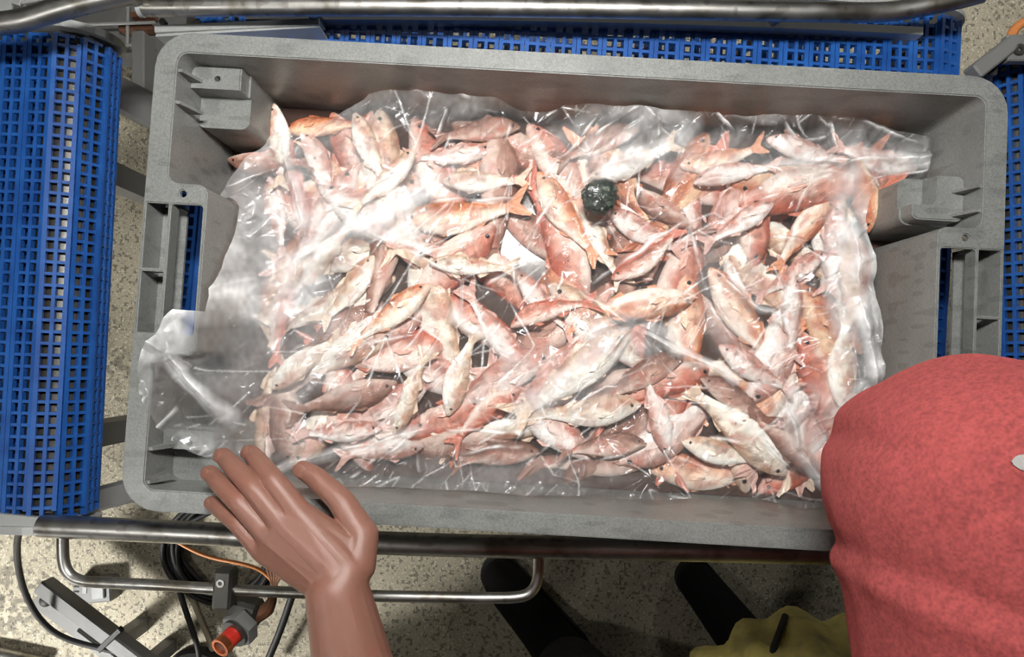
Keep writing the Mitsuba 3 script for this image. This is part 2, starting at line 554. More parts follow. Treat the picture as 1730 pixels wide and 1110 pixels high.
k = thing('guide_tube', 'stained steel tube with a cut left end running below the front rim of the crate', 'tube rail')
tz = 0.90
tb = UU([(70, 889, tz), (300, 899, tz), (640, 917, tz), (1000, 926, tz), (1420, 935, tz)])
sp = spline(tb, 60)
part(k, 'pipe', tube(sp, 0.0128, 24), 'steel', 40)
part(k, 'flat_tongue', frame_bar(U(-60, 872, tz), U(74, 885, tz), 0.015, 0.006), 'galvanised')
rod = UU([(106, 905, tz), (106, 930, tz), (107, 950, tz), (112, 967, tz), (124, 978, tz), (145, 983, tz), (260, 988, tz), (400, 997, tz), (640, 1007, tz), (800, 1010, tz), (862, 1010, tz), (890, 1007, tz), (904, 995, tz), (909, 975, tz), (910, 938, tz)])
s = np.r_[0, np.cumsum(np.linalg.norm(np.diff(rod, axis=0), axis=1))]
rs = np.stack([np.interp(np.linspace(0, s[-1], 200), s, rod[:, q]) for q in range(3)], 1)
rs[3:-3] = gaussian_filter(rs, (2.0, 0))[3:-3]
part(k, 'loop_rod', tube(rs, 0.0062, 14), 'steel', 40, label='thin bent rod handle')
for u, v in ((500, 905), (1180, 930)):
    p = U(u, v, tz - 0.012)
    part(k, 'bracket', frame_bar(p, p + [0, 0.07, -0.01], 0.02, 0.006), 'dark_steel')

# clamp with valve on the thin rod
k = thing('pipe_clamp', 'dark metal clamp with a copper tipped fitting hanging on the thin bent rod', 'clamp')
c = U(382, 994, tz)
blk = cham_box(0.021, 0.044, 0.022, 0.003)
M = trimesh.transformations.rotation_matrix(math.radians(-3), [0, 0, 1])
M[:3, 3] = c + [0, 0.0015, 0.002]
blk.apply_transform(M)
part(k, 'collar', blk, 'dark_steel')
pb = U(381, 979, tz) + [0, 0, 0.0125]
part(k, 'screw', trimesh.creation.annulus(0.0022, 0.0045, 0.004, transform=trimesh.transformations.translation_matrix(pb)), 'steel', 35)
pv = U(412, 1036, tz - 0.03)
blk = cham_box(0.036, 0.034, 0.03, 0.004)
M = trimesh.transformations.rotation_matrix(math.radians(-14), [0, 0, 1])
M[:3, 3] = pv
blk.apply_transform(M)
part(k, 'valve_body', blk, 'dark_steel')
ax = np.array([-0.36, -0.36, 0.86])
ax /= np.linalg.norm(ax)
pn = pv + [0.003, -0.010, 0.012]
part(k, 'hex_nut', trimesh.creation.cylinder(0.021, segment=[pn - ax * 0.004, pn + ax * 0.010], sections=6), 'painted_steel')
part(k, 'washer', trimesh.creation.cylinder(0.0165, segment=[pn + ax * 0.009, pn + ax * 0.014], sections=24), 'dark_steel', 35)
part(k, 'copper_barrel', trimesh.creation.cylinder(0.0105, segment=[pn + ax * 0.012, pn + ax * 0.028], sections=28), 'red_glaze', 35, label='glossy red barrel')
ring = trimesh.creation.annulus(0.008, 0.0112, 0.008)
M = trimesh.geometry.align_vectors([0, 0, 1], ax)
M[:3, 3] = pn + ax * 0.031
ring.apply_transform(M)
part(k, 'copper_ring', ring, 'copper', 35, label='copper coloured tip')
part(k, 'copper_core', trimesh.creation.cylinder(0.0082, segment=[pn + ax * 0.022, pn + ax * 0.032], sections=24), 'wood_brown', 35)
lv = spline(UU([(425, 1045, tz - 0.03), (440, 1036, tz - 0.028), (452, 1028, tz - 0.026), (459, 1015, tz - 0.024), (463, 1000, tz - 0.03)]), 20)
part(k, 'lever', tube(lv, np.r_[np.linspace(0.010, 0.008, 12), np.linspace(0.007, 0.004, 8)], 8), 'wood_brown', 40, label='rusty brown lever')

# ------------------------------------------------------------------ things on the floor at the lower left
def cable(name, label, pts, r, mat, n=70, category='cable'):
    k = thing(name, label, category)
    put(k, tube(spline(UU(pts), n), r, 10), mat, 40)
    return k


k = thing('cable_coil', 'coil of black cable lying on the floor behind the thin rod', 'cable coil')
cc = U(388, 922, 0.0)
th = np.linspace(0, 2 * np.pi * 9, 700)
lay = th / (2 * np.pi)
rr = 0.142 - 0.036 * ((lay * 0.37) % 1.0) + 0.006 * np.sin(3 * th + lay * 2)
zz = 0.012 + 0.0085 * (lay // 1.0) * 0.5 + 0.006 * (1 + np.sin(th * 1.7 + 1))
coil = np.stack([cc[0] + rr * np.cos(th) + 0.006 * np.sin(lay * 5), cc[1] + rr * 0.96 * np.sin(th), zz], 1)
coil = gaussian_filter(coil, (4, 0))
put(k, tube(coil, 0.0062, 8), 'black_rubber', 50)
cable('cord', 'thin orange cord draped over the black cable coil', [(300, 916, 0.10), (330, 932, 0.10), (365, 944, 0.10), (410, 953, 0.10), (440, 964, 0.09), (458, 980, 0.08), (466, 1000, 0.06)], 0.0042, 'orange_cable', category='cord')
k = thing('cable_end', 'frayed brown cable end standing beside the black coil', 'cable')
fr = []
for q in range(5):
    fr.append(tube(spline(UU([(462, 1000, 0.05), (458 + q * 3, 980, 0.09), (450 + q * 7, 955 + 3 * q, 0.11)]), 14), 0.004, 7))
put(k, cat(fr), 'wood_brown', 40)
cable('cable', 'black cable curving round the grey steel beam at the lower left', [(48, 880, 0.45), (38, 888, 0.42), (31, 905, 0.38), (29, 935, 0.32), (37, 985, 0.25), (60, 1035, 0.20), (95, 1070, 0.17), (140, 1088, 0.15), (190, 1100, 0.14), (250, 1122, 0.12)], 0.0062, 'black_rubber')
cable('cable', 'black cable dropping from the coil to the bottom edge', [(286, 905, 0.012), (292, 950, 0.03), (304, 1000, 0.03), (320, 1050, 0.03), (334, 1095, 0.03), (338, 1130, 0.03)], 0.0065, 'black_rubber')
cable('cable', 'thin beige cable lying beside the black one below the coil', [(316, 985, 0.008), (330, 1025, 0.008), (345, 1062, 0.008), (356, 1090, 0.008), (360, 1130, 0.008)], 0.006, 'beige_cable')
cable('strap', 'black strap slanting down beside the bare forearm', [(512, 935, 0.10), (505, 970, 0.09), (494, 1005, 0.08), (476, 1058, 0.06), (446, 1130, 0.04)], 0.0085, 'black_rubber', category='strap')

k = thing('steel_beam', 'grey steel channel beam slanting across the floor at the lower left', 'beam')
p0, p1 = U(68, 1002, 0.13), U(262, 1150, 0.13)
x = (p1 - p0) / np.linalg.norm(p1 - p0)
y = np.cross([0, 0, 1.0], x)
part(k, 'flange', frame_bar(p0 + y * -0.006, p1 + y * -0.006, 0.050, 0.008), 'dull_steel')
part(k, 'web', frame_bar(p0 + y * 0.034 - [0, 0, -0.022], p1 + y * 0.034 - [0, 0, -0.022], 0.032, 0.040), 'painted_steel')
part(k, 'inner_fold', frame_bar(p0 + x * 0.12 - y * 0.008 + [0, 0, 0.006], p1 - y * 0.008 + [0, 0, 0.006], 0.006, 0.010), 'painted_steel')
part(k, 'leg', box(p0 + x * 0.2 - [0, 0, 0.066], [0.03, 0.03, 0.128]), 'painted_steel')
part(k, 'leg', box(p1 - x * 0.04 - [0, 0, 0.066], [0.03, 0.03, 0.128]), 'painted_steel')
cp = trimesh.creation.icosphere(3, 0.0135)
cp.apply_scale([1, 1, 0.7])
cp.apply_translation(U(77, 1015, 0.14))
part(k, 'bolt_cap', cp, 'black_rubber', True, label='round black bolt cap')
tie = frame_bar(U(168, 1098, 0.165), U(205, 1062, 0.185), 0.012, 0.012)
part(k, 'cable_tie', tie, 'black_rubber')

k = thing('switch_box', 'flat grey switch box with a pale rocker lying on the floor by the beam', 'switch box')
p = U(163, 995, 0.02)
b = cham_box(0.092, 0.056, 0.04, 0.004)
M = trimesh.transformations.rotation_matrix(math.radians(5), [0, 0, 1])
M[:3, 3] = p
b.apply_transform(M)
part(k, 'case', b, 'painted_steel')
b = cham_box(0.030, 0.032, 0.008, 0.002)
M2 = M.copy()
M2[:3, 3] = p + [0.018, 0.0, 0.022]
b.apply_transform(M2)
part(k, 'rocker', b, 'pale_grey_plastic')
part(k, 'white_mark', box(p + [-0.016, 0.004, 0.0205], [0.010, 0.016, 0.002]), 'pale_grey_plastic')
for q in (-1, 0, 1):
    part(k, 'slot', box(p + [-0.036, 0.012 * q, 0.0205], [0.012, 0.003, 0.002]), 'black_rubber')
k = thing('rubber_foot', 'black round rubber base cut by the bottom edge below the coil', 'machine foot')
p = U(335, 1150, 0.0)
prof = np.array([[0.001, 0.0], [0.082, 0.0], [0.085, 0.01], [0.078, 0.03], [0.05, 0.045], [0.001, 0.05]])
m = trimesh.creation.revolve(prof, sections=40)
m.apply_translation(p)
put(k, m, 'black_rubber', 35)
k = thing('floor_pipe', 'dull steel pipe end in the lower left corner of the floor', 'pipe')
part(k, 'pipe', tube(UU([(-90, 1092, 0.02), (0, 1106, 0.02), (75, 1122, 0.02)]), 0.016, 16), 'steel', 40)

# ------------------------------------------------------------------ background at the top left: cable tray, boards, rods
k = thing('cable_tray', 'wire cable tray holding brown boards behind the left belt', 'cable tray')
zt = 0.45
for v in (41, 78):
    part(k, 'wire', tube(UU([(80, v + 2, zt), (262, v - 3, zt)]), 0.003, 8), 'galvanised', 40)
for u in (20, 42, 118, 216):
    part(k, 'wire', tube(UU([(u, 5, zt - 0.008), (u - 1, 80, zt - 0.008)]), 0.003, 8), 'galvanised', 40)
part(k, 'tray_plate', box(U(140, 52, 0.40) + [0, 0, 0], [0.40, 0.14, 0.008]), 'painted_steel')
for leg_u in (70, 250):
    p = U(leg_u, 40, 0.2)
    part(k, 'leg', box([p[0], p[1] + 0.03, 0.199], [0.025, 0.025, 0.394]), 'dark_steel')
for q, (u0, u1, v) in enumerate(((-40, 42, 54), (-40, 42, 64), (80, 160, 56), (80, 165, 63), (205, 262, 50), (225, 262, 28))):
    kk = thing('board', ['upper brown board at the far left of the cable tray', 'lower brown board at the far left of the cable tray', 'upper brown board in the middle of the cable tray',
                         'lower brown board in the middle of the cable tray', 'brown board at the right end of the cable tray', 'short brown board below the long tube end'][q], 'board')
    put(kk, frame_bar(U(u0, v + 1, 0.425), U(u1, v - 1, 0.425), 0.010, 0.022), 'wood_brown')
for q, (pts, lab) in enumerate(((((-40, 14), (20, 6), (30, -20)), 'pale bent sheet steel corner at the top left'), (((35, -6), (80, -14)), 'small sheet steel flap beside the bent corner at the top left'))):
    kk = thing('sheet_metal', lab, 'metal sheet')
    put(kk, cat([frame_bar(U(*pts[i], 0.9), U(*pts[i + 1], 0.9), 0.02, 0.003) for i in range(len(pts) - 1)]), 'galvanised')

# bracket and orange hose at the top right
k = thing('steel_bracket', 'slanting dark steel bracket at the right belt\'s upper end', 'bracket')
z = 0.925
part(k, 'arm', frame_bar(U(1642, 126, z), U(1706, 76, z), 0.017, 0.02), 'painted_steel')
part(k, 'top_plate', frame_bar(U(1696, 84, z), U(1800, 84, z), 0.030, 0.012), 'painted_steel')
part(k, 'foot', frame_bar(U(1643, 122, z - 0.02), U(1672, 126, z - 0.02), 0.014, 0.03), 'dark_steel')
p = U(1722, 84, z + 0.008)
part(k, 'screw', trimesh.creation.annulus(0.0025, 0.006, 0.004, transform=trimesh.transformations.translation_matrix(p)), 'dark_steel', 35)
cable('hose', 'orange hose hanging behind the bracket at the right edge', [(1706, 78, 0.86), (1708, 64, 0.86), (1714, 50, 0.86), (1726, 40, 0.86), (1745, 32, 0.86)], 0.0055, 'orange_cable', category='hose')

# ------------------------------------------------------------------ the fish crate
BOT = BELT + 0.001
CAVL, CAVR, CAVY, PX = 0.341, 0.338, 0.204, 0.379
cav = sbox(-CAVL, -CAVY, CAVR, CAVY)
for sx in (-1, 1):
    for sy in (-1, 1):
        cav = cav.union(sbox(min(sx * 0.25, sx * PX), min(sy * 0.080, sy * CAVY), max(sx * 0.25, sx * PX), max(sy * 0.080, sy * CAVY)))
cav = cav.buffer(-0.010, quad_segs=6).buffer(0.020, quad_segs=6).buffer(-0.010, quad_segs=6)
outer = round_rect(-0.400, 0.400, -0.2235, 0.2235, 0.034)
gaps = [sbox(*((-0.374, -0.0605, -0.3445, 0.0605) if s < 0 else (0.3415, -0.0605, 0.374, 0.0605))).buffer(-0.003).buffer(0.003, quad_segs=3) for s in (-1, 1)]
chan = [sbox(min(s * 0.3765, s * 0.3972), y0, max(s * 0.3765, s * 0.3972), y1) for s in (-1, 1) for y0, y1 in ((-0.0605, -0.0035), (-0.0005, 0.0605))]
holes = shapely.union_all([Point(s * 0.364, t * 0.0705).buffer(0.0032) for s in (-1, 1) for t in (-1, 1)])
cuts = shapely.union_all(gaps + chan)
wall_out = cav.buffer(0.004, quad_segs=4).difference(shapely.union_all(gaps))
rim_plate = outer.difference(cav).difference(cuts).difference(holes)
crate = slab(wall_out.difference(cav), BOT, RIM - 0.002) + slab(wall_out, BOT, BOT + 0.005)
crate += slab(rim_plate, RIM - 0.005, RIM - 0.0012) + slab(rim_plate.buffer(-0.0011), RIM - 0.0013, RIM)
crate += slab(outer.difference(outer.buffer(-0.003)), RIM - 0.034, RIM - 0.001)
vv = to_tm(crate)
kc = thing('fish_crate', 'large grey plastic fish crate with open end handles, full of pink fish', 'crate')
part(kc, 'body', trimesh.Trimesh(crate_world(vv.vertices), vv.faces, process=False), 'grey_plastic')
for s in (-1, 1):                      # handles: inner rail, cross rib and web
    h = slab(sbox(min(s * 0.3735, s * 0.3765), -0.0625, max(s * 0.3735, s * 0.3765), 0.0625), RIM - 0.015, RIM - 0.0005)
    h += slab(sbox(min(s * 0.3735, s * 0.3760), 0.0595, max(s * 0.3735, s * 0.3760), 0.0625), RIM - 0.034, RIM - 0.0005) + slab(sbox(min(s * 0.3735, s * 0.3760), -0.0625, max(s * 0.3735, s * 0.3760), -0.0595), RIM - 0.034, RIM - 0.0005)
    h += slab(sbox(min(s * 0.3735, s * 0.3975), -0.0035, max(s * 0.3735, s * 0.3975), -0.0005), RIM - 0.015, RIM - 0.0008)
    h += slab(sbox(min(s * 0.3735, s * 0.3985), -0.0625, max(s * 0.3735, s * 0.3985), 0.0625), RIM - 0.034, RIM - 0.031)
    m = to_tm(h)
    part(kc, 'handle', trimesh.Trimesh(crate_world(m.vertices), m.faces, process=False), 'grey_plastic')
PT = RIM - 0.028
for s, ya, yb in ((-1, 0.152, 0.2035), (-1, -0.2035, -0.152), (1, 0.092, 0.136), (1, -0.136, -0.092)):
    xa, xb = sorted((s * 0.330, s * (PX + 0.001)))
    foot = round_rect(xa, xb, ya, yb, 0.007)
    if s < 0:
        foot = foot.union(sbox(xa, ya + 0.01, xa + 0.02, yb)).union(sbox(xa, (ya + yb) / 2, xb, yb) if ya > 0 else sbox(xa, ya, xb, (ya + yb) / 2))
    ym_ = (ya + yb) / 2 - (0.004 if ya > 0 and s < 0 else 0)
    groove = round_rect(min(s * 0.338, s * 0.385), ym_ - 0.0075, max(s * 0.338, s * 0.385), max(ym_ + 0.0075, ym_ - 0.0075), 0.0074)
    hole = Point(s * 0.353, (yb - 0.012) if s < 0 else (ya + 0.3 * (yb - ya) - 0.3)).buffer(0.0030)
    po = slab(foot.buffer(0.002).intersection(cav.buffer(0.002)), BOT + 0.004, PT - 0.02) + slab(foot, PT - 0.021, PT - 0.0015) + slab(foot.buffer(-0.0013), PT - 0.0016, PT)
    po -= slab(groove, PT - 0.024, PT + 0.01)
    if s < 0:
        po -= slab(hole, PT - 0.02, PT + 0.01)
    for yr_ in (ya + 0.004, yb - 0.017):
        rib = m3.Manifold.hull_points(np.array([[s * (PX + 0.0005), yr_ + dy, z_] for dy in (0, 0.003) for z_ in (RIM - 0.003, PT - 0.004)] + [[s * (PX - 0.013), yr_ + dy, PT - 0.004] for dy in (0, 0.003)]
                                              + [[s * (PX - 0.004), yr_ + dy, RIM - 0.003] for dy in (0, 0.003)]))
        po += rib
    m = to_tm(po)
    part(kc, 'stacking_post', trimesh.Trimesh(crate_world(m.vertices), m.faces, process=False), 'grey_plastic')

k = thing('added_gap_sheet', 'dark brown sheet added on the crate bottom as shade between the fish', 'gap_shade', kind='stuff')
principled('gap_shade', (0.060, 0.036, 0.030), 0.12, specular=0.5)  # dark sheet that stands in for shade in the gaps between fish
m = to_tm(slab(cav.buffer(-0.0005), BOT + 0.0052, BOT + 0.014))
put(k, trimesh.Trimesh(crate_world(m.vertices), m.faces, process=False), 'gap_shade')

# ------------------------------------------------------------------ fish
TT = np.array([0, .012, .035, .07, .12, .18, .25, .33, .42, .52, .62, .71, .80])
TOP = 1.16 * np.array([.006, .020, .036, .058, .083, .104, .115, .116, .108, .090, .066, .046, .036])
BTM = 1.16 * np.array([.006, .018, .030, .043, .058, .075, .090, .098, .097, .083, .060, .043, .036])
THK = 1.08 * np.array([.004, .018, .030, .043, .055, .063, .068, .068, .062, .050, .036, .024, .013])
NT, NR = 56, 28
PALETTES = {  # back, flank, belly
    'red': ((0.46, 0.10, 0.055), (0.66, 0.32, 0.24), (0.84, 0.70, 0.62)),
    'orange': ((0.62, 0.20, 0.08), (0.84, 0.54, 0.38), (0.92, 0.83, 0.72)),
    'pink': ((0.52, 0.25, 0.20), (0.80, 0.62, 0.56), (0.91, 0.86, 0.82)),
    'cream': ((0.56, 0.36, 0.24), (0.88, 0.80, 0.68), (0.93, 0.91, 0.84)),
    'brown': ((0.17, 0.075, 0.05), (0.38, 0.20, 0.15), (0.64, 0.48, 0.41)),
    'copper': ((0.30, 0.075, 0.03), (0.52, 0.20, 0.10), (0.78, 0.54, 0.36)),
}


def bendy(v, by, bz):
    x = v[:, 0]
    q = (x - 0.35) ** 2
    w = v.copy()
    w[:, 1] += by * q
    w[:, 2] += bz * q
    return w


def fish_parts(pal, by, bz, seed):
    """body, eyes and fins of one fish: unit length, snout at x = 0, its back towards +y, its flanks towards +-z."""
    g = np.random.default_rng(seed)
    t = np.r_[np.linspace(0, 0.12, 14)[:-1], np.linspace(0.12, 0.80, NT - 13)]
    top, btm, thk = (CubicSpline(TT, a)(t) for a in (TOP, BTM, THK))
    top, btm = top * (1 + 0.05 * g.normal()), btm * (1 + 0.07 * g.normal())
    a = np.arange(NR) * 2 * np.pi / NR
    sy, cz = np.sin(a), np.cos(a)
    yy = np.where(sy > 0, top[:, None] * np.abs(sy) ** 0.92, -btm[:, None] * np.abs(sy) ** 0.92)
    zz = thk[:, None] * np.sign(cz) * np.abs(cz) ** 0.85
    # gill cover: a slight step behind the head
    gill = 1 + 0.05 * np.exp(-((t - 0.185) / 0.02) ** 2) - 0.05 * np.exp(-((t - 0.215) / 0.012) ** 2)
    zz = zz * gill[:, None]
    v = np.stack([np.repeat(t[:, None], NR, 1), yy, zz], -1).reshape(-1, 3)
    i = np.arange(NR)
    j = (i + 1) % NR
    f = []
    n = len(t)
    for k in range(n - 1):
        o = k * NR
        f += [np.stack([o + i, o + NR + j, o + j], 1), np.stack([o + i, o + NR + i, o + NR + j], 1)]
    v = np.vstack([v, [[0, 0, 0]], [[0.80, 0, 0]]])
    f += [np.stack([i * 0 + n * NR, i, j], 1), np.stack([i * 0 + n * NR + 1, (n - 1) * NR + j, (n - 1) * NR + i], 1)]
    f = np.vstack(f)[:, ::-1]
    # pigment: red back, paler flank, cream belly, with blotches and a scale grain
    back, flank, belly = (np.array(c) for c in PALETTES[pal])
    hgt = np.where(v[:, 1] > 0, v[:, 1] / np.interp(v[:, 0], t, top), v[:, 1] / np.interp(v[:, 0], t, btm))
    nz = meshkit.fbm(v * [14, 20, 20] + seed * 3.7, 4, seed)
    nf = 0.5 * meshkit.noise(v * [70, 70, 70] + seed, seed + 5) + 0.5 * meshkit.noise(v * [34, 34, 34] + seed, seed + 6)
    s = hgt - 0.12 + 1.8 * (nz - 0.5)
    wb = np.clip((s - 0.15) / 0.55, 0, 1)[:, None]
    wl_ = np.clip((-0.05 - s) / 0.5, 0, 1)[:, None]
    c = flank * (1 - wb) + back * wb
    c = c * (1 - wl_) + belly * wl_
    blot = np.clip((meshkit.noise(v * [9, 16, 16] + 40 + seed, seed + 9) - 0.62) / 0.12, 0, 1)[:, None] * 0.55
    c = c * (1 - blot) + np.array(PALETTES['red'][0]) * blot
    head = np.clip((0.16 - v[:, 0]) / 0.05, 0, 1)[:, None]
    c = c * (1 - 0.35 * head) + back * 0.35 * head
    dark = np.clip((meshkit.fbm(v * [22, 30, 30] + 90 + seed, 3, seed + 21) - 0.50) / 0.16, 0, 1)[:, None] * np.clip(0.55 + hgt, 0.15, 1)[:, None]
    c = c * (1 - 0.55 * dark) + np.array((0.16, 0.075, 0.055)) * 0.55 * dark
    c = c * (0.62 + 0.70 * nf[:, None])
    uv = np.stack([v[:, 0], np.r_[np.tile(np.arange(NR) / NR, n), 0, 0]], 1)
    out = [('body', trimesh.Trimesh(bendy(v, by, bz), f, process=False), 'fish_skin', np.clip(c, 0, 0.95), uv)]
    for s_ in (1, -1):
        e = trimesh.creation.icosphere(2, 0.0155)
        e.apply_scale([1, 1, 0.45])
        ez = np.interp(0.085, t, thk) * 0.93
        e.apply_translation([0.085, 0.020, s_ * ez])
        out.append(('eye', trimesh.Trimesh(bendy(np.array(e.vertices), by, bz), e.faces, process=False), 'eye_black', None, None))

    def fin(name, poly, zoff=0.0, tilt=None, col=None):
        p = Polygon(poly).buffer(0)
        p = p.segmentize(0.02)
        m = trimesh.creation.extrude_polygon(p, 0.006, engine='earcut')
        w = np.array(m.vertices)
        w[:, 2] += zoff - 0.003
        w[:, 2] += 0.010 * np.sin(w[:, 0] * 60 + w[:, 1] * 30 + seed)
        if tilt is not None:
            w = tilt(w)
        cc_ = np.array(col if col is not None else back * 0.6 + flank * 0.4)
        ray = 0.75 + 0.5 * meshkit.noise(w * [30, 160, 1] + seed, seed)
        out.append((name, trimesh.Trimesh(bendy(w, by, bz), m.faces, process=False), 'fish_fin', np.clip(cc_ * ray[:, None], 0, 0.95), None))

    fin('tail_fin', [(0.785, 0.030), (0.84, 0.050), (0.92, 0.105), (0.985, 0.135), (1.0, 0.120), (0.955, 0.060), (0.92, 0.012), (0.912, 0), (0.92, -0.012), (0.955, -0.055), (1.0, -0.110), (0.985, -0.125), (0.92, -0.095), (0.84, -0.048), (0.785, -0.030)])
    fin('dorsal_fin', [(0.26, 0.100), (0.29, 0.150), (0.33, 0.165), (0.37, 0.145), (0.42, 0.118), (0.44, 0.098)])
    fin('dorsal_fin', [(0.52, 0.078), (0.55, 0.118), (0.60, 0.105), (0.66, 0.068), (0.69, 0.044), (0.60, 0.060)])
    fin('anal_fin', [(0.52, -0.072), (0.56, -0.110), (0.61, -0.090), (0.66, -0.055), (0.60, -0.055)])
    fin('pelvic_fin', [(0.24, -0.080), (0.30, -0.125), (0.36, -0.118), (0.33, -0.088)])
    for s_ in (1, -1):
        def lift(w, s_=s_):
            w = w.copy()
            w[:, 2] += s_ * (0.060 + 0.25 * np.clip(w[:, 0] - 0.22, 0, 1))
            return w
        fin('pectoral_fin', [(0.215, -0.012), (0.26, 0.012), (0.33, 0.010), (0.375, -0.012), (0.34, -0.035), (0.27, -0.038), (0.22, -0.026)], 0.0, lift, flank * 0.7 + belly * 0.3)
    return out


PROTO = {}
for pi_, pal in enumerate(PALETTES):
    for var in range(3):
        g = np.random.default_rng(100 + pi_ * 7 + var)
        ps = fish_parts(pal, float(g.uniform(-0.35, 0.35)), float(g.uniform(-0.16, 0.16)), 11 + pi_ * 5 + var)
        recs = []
        for name, m, mat, c, uv in ps:
            recs.append((name, mikit.ply(m, mat, smooth=True if name in ('body', 'eye') else False, color=c, uv=uv)))
        PROTO[pal, var] = (recs, np.array(ps[0][1].vertices), np.array(ps[3][1].vertices))

# height map of the pile (crate-local axes), filled as the fish are laid down one after the other
HC = 0.004
HX = np.arange(-0.42, 0.42, HC)
HY = np.arange(-0.24, 0.24, HC)
hm = np.full((len(HY), len(HX)), BOT + 0.006)
SINK = {}


def lay_fish(pal, var, pos, ang, L, roll=0.0, pitch=0.0, flip=False, name='fish', label=None, group=None, q=80, zmax=None, edge=True):
    recs, bv, tv = PROTO[pal, var]
    rot = R.from_euler('xyz', [roll + (math.pi if flip else 0), pitch, 0]).as_matrix()
    rz = R.from_euler('z', ang).as_matrix()
    c0 = np.array([0.45, 0, 0])
    pv = ((np.vstack([bv, tv]) - c0) * L) @ rot.T @ rz.T
    pv[:, :2] += pos[:2]
    loc = crate_local(pv)
    if edge:                                     # keep inside the crate walls
        for ax_, lo, hi in ((0, CAVL - 0.004, CAVR - 0.004), (1, CAVY - 0.004, CAVY - 0.004)):
            pock = ax_ == 0 and np.all(np.abs(loc[:, 1]) > 0.085)
            lo, hi = (PX - 0.004, PX - 0.004) if pock else (lo, hi)
            d = 0.0
            if loc[:, ax_].max() > hi:
                d = hi - loc[:, ax_].max()
            elif loc[:, ax_].min() < -lo:
                d = -lo - loc[:, ax_].min()
            loc[:, ax_] += d
            sh = np.zeros(2)
            sh[ax_] = d
            pos = np.array([pos[0] + sh[0] * CR - sh[1] * SR, pos[1] + sh[0] * SR + sh[1] * CR])
    ix = np.clip(((loc[:, 0] - HX[0]) / HC + 0.5).astype(int), 0, len(HX) - 1)
    iy = np.clip(((loc[:, 1] - HY[0]) / HC + 0.5).astype(int), 0, len(HY) - 1)
    cell = iy * len(HX) + ix
    low = np.full(hm.size, np.inf)
    np.minimum.at(low, cell, pv[:, 2])
    used = np.nonzero(np.isfinite(low))[0]
    z = np.percentile(hm.ravel()[used] - low[used], q)
    if zmax is not None:
        z = min(z, zmax)
    flat = hm.ravel()
    np.maximum.at(flat, cell, pv[:, 2] + z)
    M = np.eye(4)
    M[:3, :3] = rz @ rot * L
    M[:3, 3] = np.r_[pos[:2], z] - M[:3, :3] @ c0
    key = thing(name, label, 'fish', group)
    tw = T(M)
    for nm, rec in recs:
        scene[num(key + '__' + nm)] = {**rec, 'to_world': tw}
    return key


# lower fish: what shows through the gaps of the top layer
pals = list(PALETTES)
gx = np.linspace(-0.315, 0.315, 11)
gy = np.linspace(-0.19, 0.19, 8)
for a in gx:
    for b in gy:
        p = crate_world([a + rng.uniform(-0.02, 0.02), b + rng.uniform(-0.012, 0.012), 0])
        pal = pals[rng.integers(6)]
        lay_fish(pal, int(rng.integers(3)), p, rng.uniform(0, 2 * math.pi), rng.uniform(0.145, 0.185), rng.uniform(-0.5, 0.5), rng.uniform(-0.05, 0.05), bool(rng.integers(2)),
                 label=f'{pal} fish lying deeper in the crate, half hidden under the top fish', group=f'{pal} fish under the top layer', q=46)

